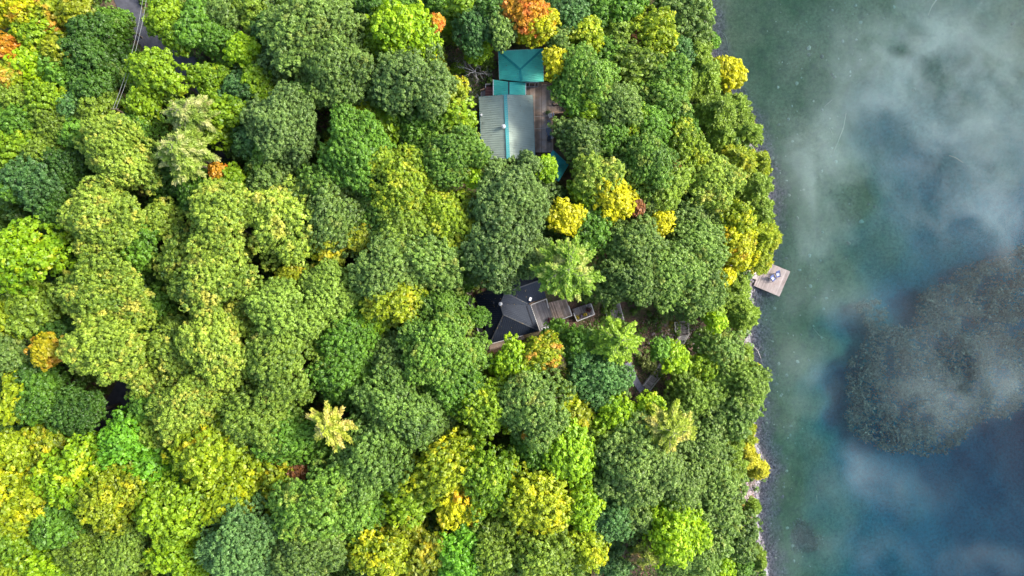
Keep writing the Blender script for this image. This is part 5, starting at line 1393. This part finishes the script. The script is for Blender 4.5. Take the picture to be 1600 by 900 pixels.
def fmat(k):
    if k not in FM:
        v = PAL[k]; FM[k] = foliage("leaves_" + k, tone(v[0], .85), tone(v[1], 1.14 if k in GREENS else 1.0), v[2] if len(v) > 2 else None, v[3] if len(v) > 2 else 0)
    return FM[k]
NAMES = {'O': ("oak_tree", "tree", "oaks of the forest canopy"), 'M': ("maple_tree", "tree", "maples of the forest"), 'Q': ("pine_tree", "tree", "pines among the broadleaf trees"), 'P': ("pine_tree", "tree", "pines among the broadleaf trees"),
         'C': ("cedar_tree", "tree", "cedars along the shore"), 'S': ("shrub", "shrub", "shrubs on open ground"), 'D': ("dead_tree", "dead tree", "bare dead trees")}
HT = {'0': -4.0, '1': -1.2, '2': 0.6, '3': 2.6, 's': 0}
rng_t = random.Random(11)
TREES = [ln.split(None, 6) for ln in TREE_TABLE.strip().splitlines()]
tree_xy = []
for n_, row in enumerate(TREES):
    px, py, rp = float(row[0]), float(row[1]), float(row[2]); kind, pal, hc, label = row[3], row[4], row[5], row[6]
    nm, cat, grp = NAMES[kind]
    r0 = rp * K * .86
    if kind == 'D':
        q = G(px, py); hgt = {'gr': 11.0, 'wh': 17.0}[pal] if py > 200 or px > 1000 else 4.5
        if px > 1000: hgt = 7.0
        z = hz(q.x, q.y) + hgt * .7; p = P(px, py, z); g = hz(p.x, p.y); r = rp * K * (H - z) / H
        root = empty(nm, (p.x, p.y, g), label, cat, grp, rng_t.uniform(0, 6))
        me = dead_mesh(r, hgt, 500 + n_); me.materials.clear(); me.materials.append(M_bark_white if pal == 'wh' else M_bark_pale)
        o = bpy.data.objects.new("branches", me); COL.objects.link(o); o.parent = root; continue
    protos = PROTO[kind]
    best = min(abs(math.log(a[0] / r0)) for a in protos); cand = [a for a in protos if abs(math.log(a[0] / r0)) < best + .02]
    R, cm, tm, h_c = cand[n_ % len(cand)]
    zc0 = 18.0
    FAC = 1.0 if any(w_ in label for w_ in ('roof', 'deck', 'bench', 'dock', 'landing', 'stairs', 'boardwalk', 'road', 'gazebo', 'clearing', 'path', 'shor')) else 1.14
    for _ in range(4):
        p = P(px, py, zc0); g = hz(p.x, p.y)
        r = FAC * rp * K * (H - zc0) / H; s = r / R
        if kind == 'O' or kind == 'M': total = min(15.5, 9.0 + 1.15 * r) + HT[hc] + (1.6 if r < 2.4 and hc not in '0s' else 0)
        elif kind in 'PQ': total = 14.0 + HT[hc] - (8.5 if rp < 16 else 0)
        elif kind == 'C': total = min(9.5, 4.0 + 1.5 * r) + HT[hc] * .8
        else: total = 1.0
        if kind in 'OM' and px > 1060: total -= 2.5
        if kind in 'OM' and hc == '0': total = max(3.0, min(total, 6.5))
        total = max(.6, total); zc0 = g + total
    root = empty(nm, (p.x, p.y, g), label, cat, grp, rng_t.uniform(0, 6.28))
    sz = s * (1.0 if kind != 'P' else 1)
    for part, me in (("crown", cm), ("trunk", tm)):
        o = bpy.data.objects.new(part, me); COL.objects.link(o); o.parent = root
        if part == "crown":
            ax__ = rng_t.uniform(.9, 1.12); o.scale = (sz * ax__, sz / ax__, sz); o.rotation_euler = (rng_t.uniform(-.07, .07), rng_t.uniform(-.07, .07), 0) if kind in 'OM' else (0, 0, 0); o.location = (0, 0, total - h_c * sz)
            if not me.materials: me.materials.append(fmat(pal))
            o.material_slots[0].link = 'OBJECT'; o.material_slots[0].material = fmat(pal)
        else:
            o.scale = (sz, sz, (total + .6) / (h_c + .6)); o.location = (0, 0, 0)
    tree_xy.append((p.x, p.y, g, total, r))
# ------------------------------------------------------------------ undergrowth (stuff)
ND = 9500
bx = RNG.uniform(-96, 50, ND * 3); by = RNG.uniform(-55, 55, ND * 3)
ok = shore_x(by) - bx > .8
def px_of(x, y, z): s = K * (H - z) / H; return 800 + x / s, 450 - y / s
bz = height(bx, by); ppx, ppy = px_of(bx, by, bz)
def inside_poly(x, y, pl_):
    r = np.zeros(len(x), bool); j = len(pl_) - 1
    for i in range(len(pl_)):
        (xi, yi), (xj, yj) = pl_[i], pl_[j]
        r ^= ((yi > y) != (yj > y)) & (x < (xj - xi) * (y - yi) / (yj - yi + 1e-9) + xi); j = i
    return r
def near_seg(pts, wd):
    m_ = np.zeros(len(bx), bool)
    for (a, b), (c, d) in zip(pts[:-1], pts[1:]):
        vx, vy = c - a, d - b; t = np.clip(((ppx - a) * vx + (ppy - b) * vy) / (vx * vx + vy * vy), 0, 1)
        m_ |= np.hypot(ppx - a - t * vx, ppy - b - t * vy) < wd
    return m_
ok &= ~near_seg([(175, -60), (216, 38), (246, 74), (282, 100), (330, 150), (345, 220), (320, 330), (262, 430), (235, 520), (192, 618), (130, 700), (60, 800), (-20, 960)], 24)
ok &= ~near_seg([(980, 566), (1008, 612)], 11)
def boxed(a, b, c, d): return (ppx > a) & (ppx < b) & (ppy > c) & (ppy < d)
for q in ((742, 850, 140, 262), (770, 860, 70, 160), (850, 892, 125, 185), (820, 872, 180, 245), (845, 895, 232, 285), (725, 765, 128, 175)): ok &= ~boxed(*q)
R_hull = [(728, 462), (745, 462), (842, 424), (862, 462), (928, 470), (936, 496), (868, 520), (850, 526), (764, 556), (752, 545)]
ok &= ~inside_poly(ppx, ppy, R_hull)
ok &= ~((np.hypot((ppx - 718) / 34, (ppy - 120) / 62) < 1) & (RNG.random(len(bx)) < .9))
ok &= ~((np.hypot((ppx - 738) / 16, (ppy - 205) / 40) < 1) & (RNG.random(len(bx)) < .9))
ok &= ~((np.hypot((ppx - 1050) / 90, (ppy - 560) / 75) < 1) & (RNG.random(len(bx)) < .6))
ok &= ~((np.hypot((ppx - 985) / 50, (ppy - 895) / 28) < 1) & (RNG.random(len(bx)) < .92))
ok &= ~((np.hypot((ppx - 1160) / 26, (ppy - 800) / 50) < 1) & (RNG.random(len(bx)) < .95))
sel = np.where(ok)[0][:ND]
Cs = []; Ns = []; T = []
for i in sel:
    m_ = RNG.integers(16, 36); h_ = RNG.uniform(.4, 2.0) + 3.5 * RNG.random() ** 3; r_ = RNG.uniform(.5, 1.3); o = unit(RNG.normal(size=(m_, 3)) + [0, 0, .6]); o[:, 2] = np.abs(o[:, 2])
    Cs.append(np.array([bx[i], by[i], bz[i]]) + o * [r_, r_, h_] * RNG.uniform(.6, 1, (m_, 1))); Ns.append(unit(o + RNG.normal(size=(m_, 3)) * .5 + [0, 0, .6]))
    T.append(np.stack([np.full(m_, RNG.random()), RNG.random(m_), np.zeros(m_)], 1))
# tall saplings and vines filling the gaps between crowns, leaved from the ground up
TX = np.array(tree_xy); filled = 0
cxs = RNG.uniform(-100, 44, 14000); cys = RNG.uniform(-56, 56, 14000); czs = height(cxs, cys); a_px, a_py = px_of(cxs, cys, czs)
for i in range(len(cxs)):
    if filled > 1500: break
    if shore_x(cys[i]) - cxs[i] < 4: continue
    hh_ = RNG.uniform(3.5, 9.5); zt_ = czs[i] + hh_; u_, v_ = px_of(cxs[i], cys[i], zt_)
    dd = np.hypot(TX[:, 0] - cxs[i], TX[:, 1] - cys[i]) / TX[:, 4]
    if dd.min() < .72: continue
    if not (-30 < u_ < 1180 and -30 < v_ < 930): continue
    pa = np.array([u_, a_px[i]]); pb = np.array([v_, a_py[i]])
    if any(((pa > q[0] - 14) & (pa < q[1] + 14) & (pb > q[2] - 14) & (pb < q[3] + 14)).any() for q in ((742, 895, 68, 290), (690, 768, 60, 250), (722, 940, 415, 556), (935, 1120, 455, 625), (170, 315, -40, 125), (160, 215, 598, 645), (1120, 1240, 400, 470), (935, 1040, 868, 930), (1130, 1190, 760, 830), (495, 525, 690, 730))): continue
    filled += 1; r_ = RNG.uniform(.9, 1.7)
    m_ = int(70 + 26 * hh_); o = unit(RNG.normal(size=(m_, 3))); f = RNG.random(m_) ** .5; cc = o * np.array([r_, r_, 0]) * RNG.uniform(.4, 1, (m_, 1)); cc[:, 2] = f * hh_ + RNG.normal(size=m_) * .25
    cc[:, :2] *= (1.05 - .45 * f)[:, None]
    Cs.append(np.array([cxs[i], cys[i], czs[i]]) + cc); Ns.append(unit(o * .6 + RNG.normal(size=(m_, 3)) * .4 + [0, 0, .7])); T.append(np.stack([np.full(m_, RNG.random()), RNG.random(m_), np.zeros(m_)], 1))
V, F_ = leaf_quads(np.concatenate(Cs), np.concatenate(Ns), .34 * RNG.uniform(.7, 1.4, sum(map(len, Cs))))
ug = bpy.data.objects.new("undergrowth", fast_mesh("undergrowth", V, F_, np.concatenate(T), foliage("undergrowth_leaves", (.035, .085, .010), (.16, .29, .03), (.28, .28, .03), .2, .12)))
COL.objects.link(ug); tag(ug, "ferns and saplings covering the forest floor between the trees", "undergrowth", kind="stuff")

# scattered ground clutter in the clearings: fallen leaves, twigs
def scatter(name, regions, n, size, cols, label, cat, lift=.03, tilt=.4, aspect=1.5):
    Cs = []
    for cx, cy_, rx, ry, k_ in regions:
        a = RNG.uniform(0, 6.283, int(n * k_)); q = np.sqrt(RNG.random(int(n * k_))); X_ = cx + np.cos(a) * rx * q; Y_ = cy_ + np.sin(a) * ry * q
        z0 = G(cx, cy_).z; s_ = K * (H - z0) / H; x_ = (X_ - 800) * s_; y_ = -(Y_ - 450) * s_; Cs.append(np.stack([x_, y_, height(x_, y_) + lift * RNG.uniform(1, 3, len(x_))], 1))
    C = np.concatenate(Cs); N = unit(RNG.normal(size=C.shape) * tilt + [0, 0, 1]); V, F_ = leaf_quads(C, N, size * RNG.uniform(.6, 1.5, len(C)), aspect)
    o = bpy.data.objects.new(name, fast_mesh(name, V, F_, RNG.random((len(C), 3)), foliage(name + "_mat", *cols, big=.5))); COL.objects.link(o); tag(o, label, cat, kind="stuff")
scatter("fallen_leaves", [(718, 120, 40, 66, 1), (738, 205, 16, 42, .4), (1050, 560, 92, 78, 2.2), (985, 892, 52, 26, .7), (1160, 800, 24, 48, .6), (905, 520, 60, 40, .5)], 3600, .17,
        ((.12, .06, .04), (.42, .24, .17), (.5, .4, .3), .25), "fallen brown and reddish leaves littering the open slopes", "leaf litter")
scatter("moss_and_herbs", [(718, 120, 38, 64, 1), (745, 190, 18, 50, .6), (1050, 560, 90, 75, 1.0), (985, 892, 52, 24, .4)], 2200, .22,
        ((.05, .09, .02), (.22, .28, .06)), "low green herbs and moss in the clearings", "herbs", .1)

# ------------------------------------------------------------------ rocks
def rocks(name, pts, mat, label, cat, kind="stuff"):
    V = []; F_ = []; 
    ico = [(0, 0, 1), (.9, 0, .35), (.28, .85, .4), (-.72, .5, .38), (-.7, -.55, .4), (.3, -.86, .36), (.75, .5, -.4), (-.25, .85, -.4), (-.9, 0, -.4), (-.3, -.8, -.4), (.72, -.5, -.4)]
    fc = [(0, 1, 2, 2), (0, 2, 3, 3), (0, 3, 4, 4), (0, 4, 5, 5), (0, 5, 1, 1), (1, 6, 7, 2), (2, 7, 8, 3), (3, 8, 9, 4), (4, 9, 10, 5), (5, 10, 6, 1)]
    mb = MB()
    for x, y, z, s in pts:
        b = len(mb.v); a = random.uniform(0, 6.28); sx, sy, sz = s * random.uniform(.7, 1.3), s * random.uniform(.7, 1.3), s * random.uniform(.4, .8); ca, sa = math.cos(a), math.sin(a)
        for v in ico:
            j = random.uniform(.85, 1.15); vx, vy = v[0] * sx * j, v[1] * sy * j; mb.v.append((x + vx * ca - vy * sa, y + vx * sa + vy * ca, z + v[2] * sz * j))
        t_ = random.random()
        for f in fc: mb.f.append(tuple(b + i for i in dict.fromkeys(f))); mb.t.append(t_)
    o = mb.build(name, mat); tag(o, label, cat, kind=kind); return o
M_rock = simple("shore_rock", (.21, .185, .20), .9, var=.2, scale=5, attr="rnd", attr_amt=.4)
M_rock_pink = simple("pink_shingle", (.36, .29, .285), .85, var=.2, scale=5, attr="rnd", attr_amt=.4)
M_stone_lake = simple("submerged_stone", (.28, .31, .24), .9, var=.2, scale=5, attr="rnd", attr_amt=.4)
pts = []
for _ in range(2600):
    y = random.uniform(-54, 54); x = float(shore_x(y)) + random.gauss(.2, 1.1); pts.append((x, y, hz(x, y) + .03, random.choice((.1, .15, .2, .2, .32)) * random.uniform(.6, 1.2)))
rocks("shoreline_rocks", pts, M_rock, "grey and purplish cobbles along the waterline", "rocks")
pts = []
for cx, cy_, rx, ry, n in ((1166, 790, 12, 40, 420), (1160, 700, 8, 16, 80), (1176, 735, 12, 12, 140), (1150, 885, 18, 12, 120), (1100, 70, 6, 20, 60), (1130, 150, 8, 10, 60), (722, 142, 16, 34, 200), (1060, 530, 40, 30, 120)):
    z0 = G(cx, cy_).z
    for _ in range(n):
        p = P(cx + random.gauss(0, .5) * rx, cy_ + random.gauss(0, .5) * ry, z0); pts.append((p.x, p.y, hz(p.x, p.y) + .04, random.uniform(.08, .34)))
rocks("shingle", pts, M_rock_pink, "pale pinkish stones on the bank and in the rocky clearing", "stones")
pts = []
for _ in range(420):
    a, b = random.uniform(1195, 1420), random.uniform(0, 900)
    if random.random() < (a - 1195) / 330: continue
    z = -1.0; p = P(a, b, z)
    if hz(p.x, p.y) < -2.6: continue
    pts.append((p.x, p.y, hz(p.x, p.y) + .04, random.choice((.1, .13, .16, .24, .34))))
for a, b, s in ((1332, 379, .5), (1285, 88, .42), (1264, 75, .45), (1275, 510, .3), (1437, 135, .4), (1590, 33, .5), (1372, 322, .28), (1350, 345, .5), (1253, 523, .25), (1246, 565, .35), (1266, 563, .3), (1302, 115, .3)):
    p = P(a, b, -1.2); pts.append((p.x, p.y, hz(p.x, p.y) + .08, s))
rocks("lake_stones", pts, M_stone_lake, "pale stones scattered on the shallow lake bed", "stones")

M_drift = simple("driftwood", (.42, .37, .35), .9, var=.2, scale=3)
for pp, lab, rad in (([(1172, 724), (1184, 732), (1197, 741)], "pale driftwood trunk lying over the rocky point into the water", .13),
        ([(1176, 540), (1184, 548), (1189, 560)], "grey driftwood branch at the waterline south of the dock", .08),
        ([(1118, 100), (1128, 96), (1134, 88)], "thin grey fallen branch at the waterline near the green cedar bush", .06)):
    P3_ = []
    for a, b in pp:
        q = P(a, b, .2); P3_.append(P(a, b, max(hz(q.x, q.y) + .12, .12)))
    m = MB(); m.tube(P3_, [rad, rad * .8, rad * .35], 7); m.tube([P3_[1], P3_[1] + Vector((.5, .9, .35))], [rad * .5, rad * .15], 5); m.tube([P3_[1].lerp(P3_[2], .4), P3_[2] + Vector((.2, -.9, .2))], [rad * .4, rad * .12], 5)
    o = m.build("driftwood", M_drift, smooth=True); tag(o, lab, "driftwood")
# ------------------------------------------------------------------ sunken logs
M_log = simple("sunken_log_wood", (.38, .40, .30), .9, var=.15, scale=3)
for i, (pp, lab, rad) in enumerate((([(1130, 52), (1135, 60), (1138.5, 80)], "curved pale sunken log near the top of the shore", .07),
        ([(1322, 177), (1318, 200), (1308, 225), (1300, 246)], "long thin pale sunken branch in the shallows", .075),
        ([(1466, -4), (1456, 10), (1450, 24)], "pale sunken log at the lake's top edge", .1),
        ([(1483, 243), (1494, 247), (1505, 254)], "short straight pale log in deep blue water", .09),
        ([(1288, 167), (1300, 156)], "short thin sunken branch west of the long one", .05),
        ([(1276, 774), (1277, 786)], "tiny pale sunken stick off the lower shore", .06),
        ([(1296, 200), (1302, 211)], "small faint sunken twig by the long branch", .05),
        ([(1270, 512), (1280, 524), (1290, 529)], "thin dark edged sunken branch off the slope south of the dock", .05))):
    P3_ = []
    for a, b in pp:
        q = P(a, b, -1.3); zz = max(hz(q.x, q.y) + .06, -1.5); P3_.append(P(a, b, zz))
    m = MB(); m.tube(P3_, [rad] * (len(P3_) - 1) + [rad * .5], 6)
    if len(P3_) > 3: m.tube([P3_[1], P3_[1] + Vector((-.5, -.3, .05))], [.04, .015], 5)
    o = m.build("sunken_log", M_log, smooth=True); tag(o, lab, "log")

# ------------------------------------------------------------------ water weeds (stuff)
WP = [(1352, 478), (1380, 476), (1392, 488), (1398, 508), (1420, 508), (1436, 488), (1440, 466), (1462, 446), (1490, 424), (1520, 412), (1560, 400), (1640, 380), (1660, 560), (1600, 640),
      (1530, 655), (1500, 690), (1460, 712), (1430, 712), (1390, 702), (1352, 690), (1326, 662), (1324, 640), (1334, 610), (1326, 590), (1332, 560), (1350, 535), (1362, 512), (1356, 495)]
wx = np.array([a for a, b in WP], float); wy = np.array([b for a, b in WP], float)
def inside(x, y):
    r = np.zeros(len(x), bool); j = len(wx) - 1
    for i in range(len(wx)):
        c = ((wy[i] > y) != (wy[j] > y)) & (x < (wx[j] - wx[i]) * (y - wy[i]) / (wy[j] - wy[i] + 1e-9) + wx[i]); r ^= c; j = i
    return r
nw = 150000
a = RNG.uniform(1320, 1660, nw); b = RNG.uniform(376, 716, nw); jx = a + RNG.normal(size=nw) * 2.0; jy = b + RNG.normal(size=nw) * 2.0
for sc_, am_ in ((55., 10.), (21., 7.), (8., 4.)):
    jx = jx + am_ * hash_noise(a, b, sc_, sc_); jy = jy + am_ * hash_noise(a, b, sc_ * 1.1, sc_ + 5)
keep = inside(jx, jy); s_ = K * (H + .6) / H; x_ = (a - 800) * s_; y_ = -(b - 450) * s_
from mathutils import noise as MN
dn = np.array([MN.noise(Vector((u * .35, v * .35, 0))) + .9 * MN.noise(Vector((u * 1.3, v * 1.3, 3))) + .8 * MN.noise(Vector((u * 3.1, v * 3.1, 7))) for u, v in zip(x_, y_)])
keep &= (dn + RNG.normal(size=nw) * .14 > -.04)
th = RNG.uniform(0, 6.28, 2600); q = RNG.random(2600) ** .8 * 1.1 * (1 + .35 * np.sin(3 * th) + .2 * np.sin(7 * th + 1))
ax_ = 1258 + np.cos(th) * q * 24 + RNG.normal(size=2600) * 2 * 2; ay_ = 845 + np.sin(th) * q * 19 + RNG.normal(size=2600) * 2 * 2
x_ = np.concatenate([x_[keep], (ax_ - 800) * s_]); y_ = np.concatenate([y_[keep], -(ay_ - 450) * s_])
dpt = np.concatenate([RNG.uniform(-2.4, -.7, keep.sum()), RNG.uniform(-2.4, -1.6, 2600)])
C = np.stack([x_, y_, dpt], 1)
N = unit(RNG.normal(size=C.shape) * .8 + [0, 0, .7]); V, F_ = leaf_quads(C, N, .21 * RNG.uniform(.5, 1.5, len(C)), 2.2)
wd = bpy.data.objects.new("water_weeds", fast_mesh("water_weeds", V, F_, RNG.random((len(C), 3)), foliage("water_weed_leaves", (.006, .03, .035), (.26, .34, .27), big=.4))); COL.objects.link(wd)
tag(wd, "brownish water weed bed just under the lake surface", "water weeds", kind="stuff")

# ------------------------------------------------------------------ mist over the lake (stuff)
def mist_mat():
    m, nt, n, l = nodes("mist_vapour")
    out = n.new("ShaderNodeOutputMaterial"); g = n.new("ShaderNodeNewGeometry"); v = g.outputs["Position"]
    sep = n.new("ShaderNodeSeparateXYZ"); l.new(v, sep.inputs[0])
    def mt(op, x, y=None):
        q = n.new("ShaderNodeMath"); q.operation = op
        for i, u in enumerate((x, y)):
            if u is None: continue
            if isinstance(u, (int, float)): q.inputs[i].default_value = u
            else: l.new(u, q.inputs[i])
        return q.outputs[0]
    mp = n.new("ShaderNodeMapping"); mp.inputs["Scale"].default_value = (1, .8, 1.6); mp.inputs["Rotation"].default_value = (0, 0, .5); l.new(v, mp.inputs[0])
    warp = n.new("ShaderNodeTexNoise"); warp.inputs["Scale"].default_value = .09; warp.inputs["Detail"].default_value = 2; l.new(mp.outputs[0], warp.inputs[0])
    wa = n.new("ShaderNodeVectorMath"); wa.operation = 'MULTIPLY_ADD'; wa.inputs[1].default_value = (5, 5, 2); l.new(warp.outputs["Color"], wa.inputs[0]); l.new(mp.outputs[0], wa.inputs[2])
    nz = n.new("ShaderNodeTexNoise"); nz.inputs["Scale"].default_value = .13; nz.inputs["Detail"].default_value = 7; nz.inputs["Roughness"].default_value = .6; nz.inputs["Distortion"].default_value = .35; l.new(wa.outputs[0], nz.inputs[0])
    tot = None
    # broad banks of vapour where it lies on the water: x px, y px, radius px x, radius px y, weight
    for a, b, rx, ry, wt in MIST:
        p = P(a, b, 2.0); sx = (mt('SUBTRACT', sep.outputs[0], p.x)); sy = mt('SUBTRACT', sep.outputs[1], p.y)
        sx = mt('DIVIDE', sx, rx * K); sy = mt('DIVIDE', sy, ry * K)
        e = mt('EXPONENT', mt('MULTIPLY', mt('ADD', mt('MULTIPLY', sx, sx), mt('MULTIPLY', sy, sy)), -1.0))
        e = mt('MULTIPLY', e, wt); tot = e if tot is None else mt('ADD', tot, e)
    tot = mt('MAXIMUM', mt('SUBTRACT', tot, .10), .03)
    d = mrange(n, l, nz.outputs[0], .37, .72, .06, 1.6)
    d = mt('MULTIPLY', d, tot)
    edge = mrange(n, l, sep.outputs[2], 3.2, 1.2)
    d = mt('MULTIPLY', d, edge)
    shore = mrange(n, l, sep.outputs[0], 44.0, 56.0); d = mt('MULTIPLY', d, shore)
    d = mt('MULTIPLY', d, MIST_DENS)
    pv_ = n.new("ShaderNodeVolumePrincipled"); pv_.inputs["Color"].default_value = (.74, .88, .86, 1); pv_.inputs["Anisotropy"].default_value = .0
    l.new(d, pv_.inputs["Density"]); l.new(pv_.outputs[0], out.inputs["Volume"])
    m.cycles.volume_step_rate = MIST_STEP
    return m
MIST = [(1340, 180, 170, 250, .33), (1235, 560, 70, 260, .28), (1540, 90, 120, 140, .3), (1375, 105, 55, 60, .75), (1370, 160, 30, 16, .5), (1250, 240, 80, 80, .8), (1490, 90, 110, 90, .55), (1570, 190, 70, 90, .5), (1470, 215, 40, 30, .5), (1490, 320, 80, 55, .6),
        (1300, 320, 60, 60, .35), (1250, 400, 40, 60, .5), (1310, 470, 70, 30, .5), (1465, 635, 70, 45, .45), (1500, 560, 110, 90, .34), (1570, 600, 50, 40, .4), (1240, 600, 50, 60, .5),
        (1215, 640, 40, 60, .35), (1400, 770, 120, 60, .28), (1330, 870, 120, 40, .35), (1560, 885, 100, 45, .26), (1590, 350, 50, 60, .6), (1220, 860, 30, 60, .4), (1340, 740, 40, 40, .4)]
MIST_DENS = .155; MIST_STEP = .12
mb = MB(); mb.box(44, 110, -62, 62, .12, 3.3)
mist = mb.build("mist", mist_mat()); tag(mist, "thin morning mist drifting in patches over the lake", "mist", kind="stuff")
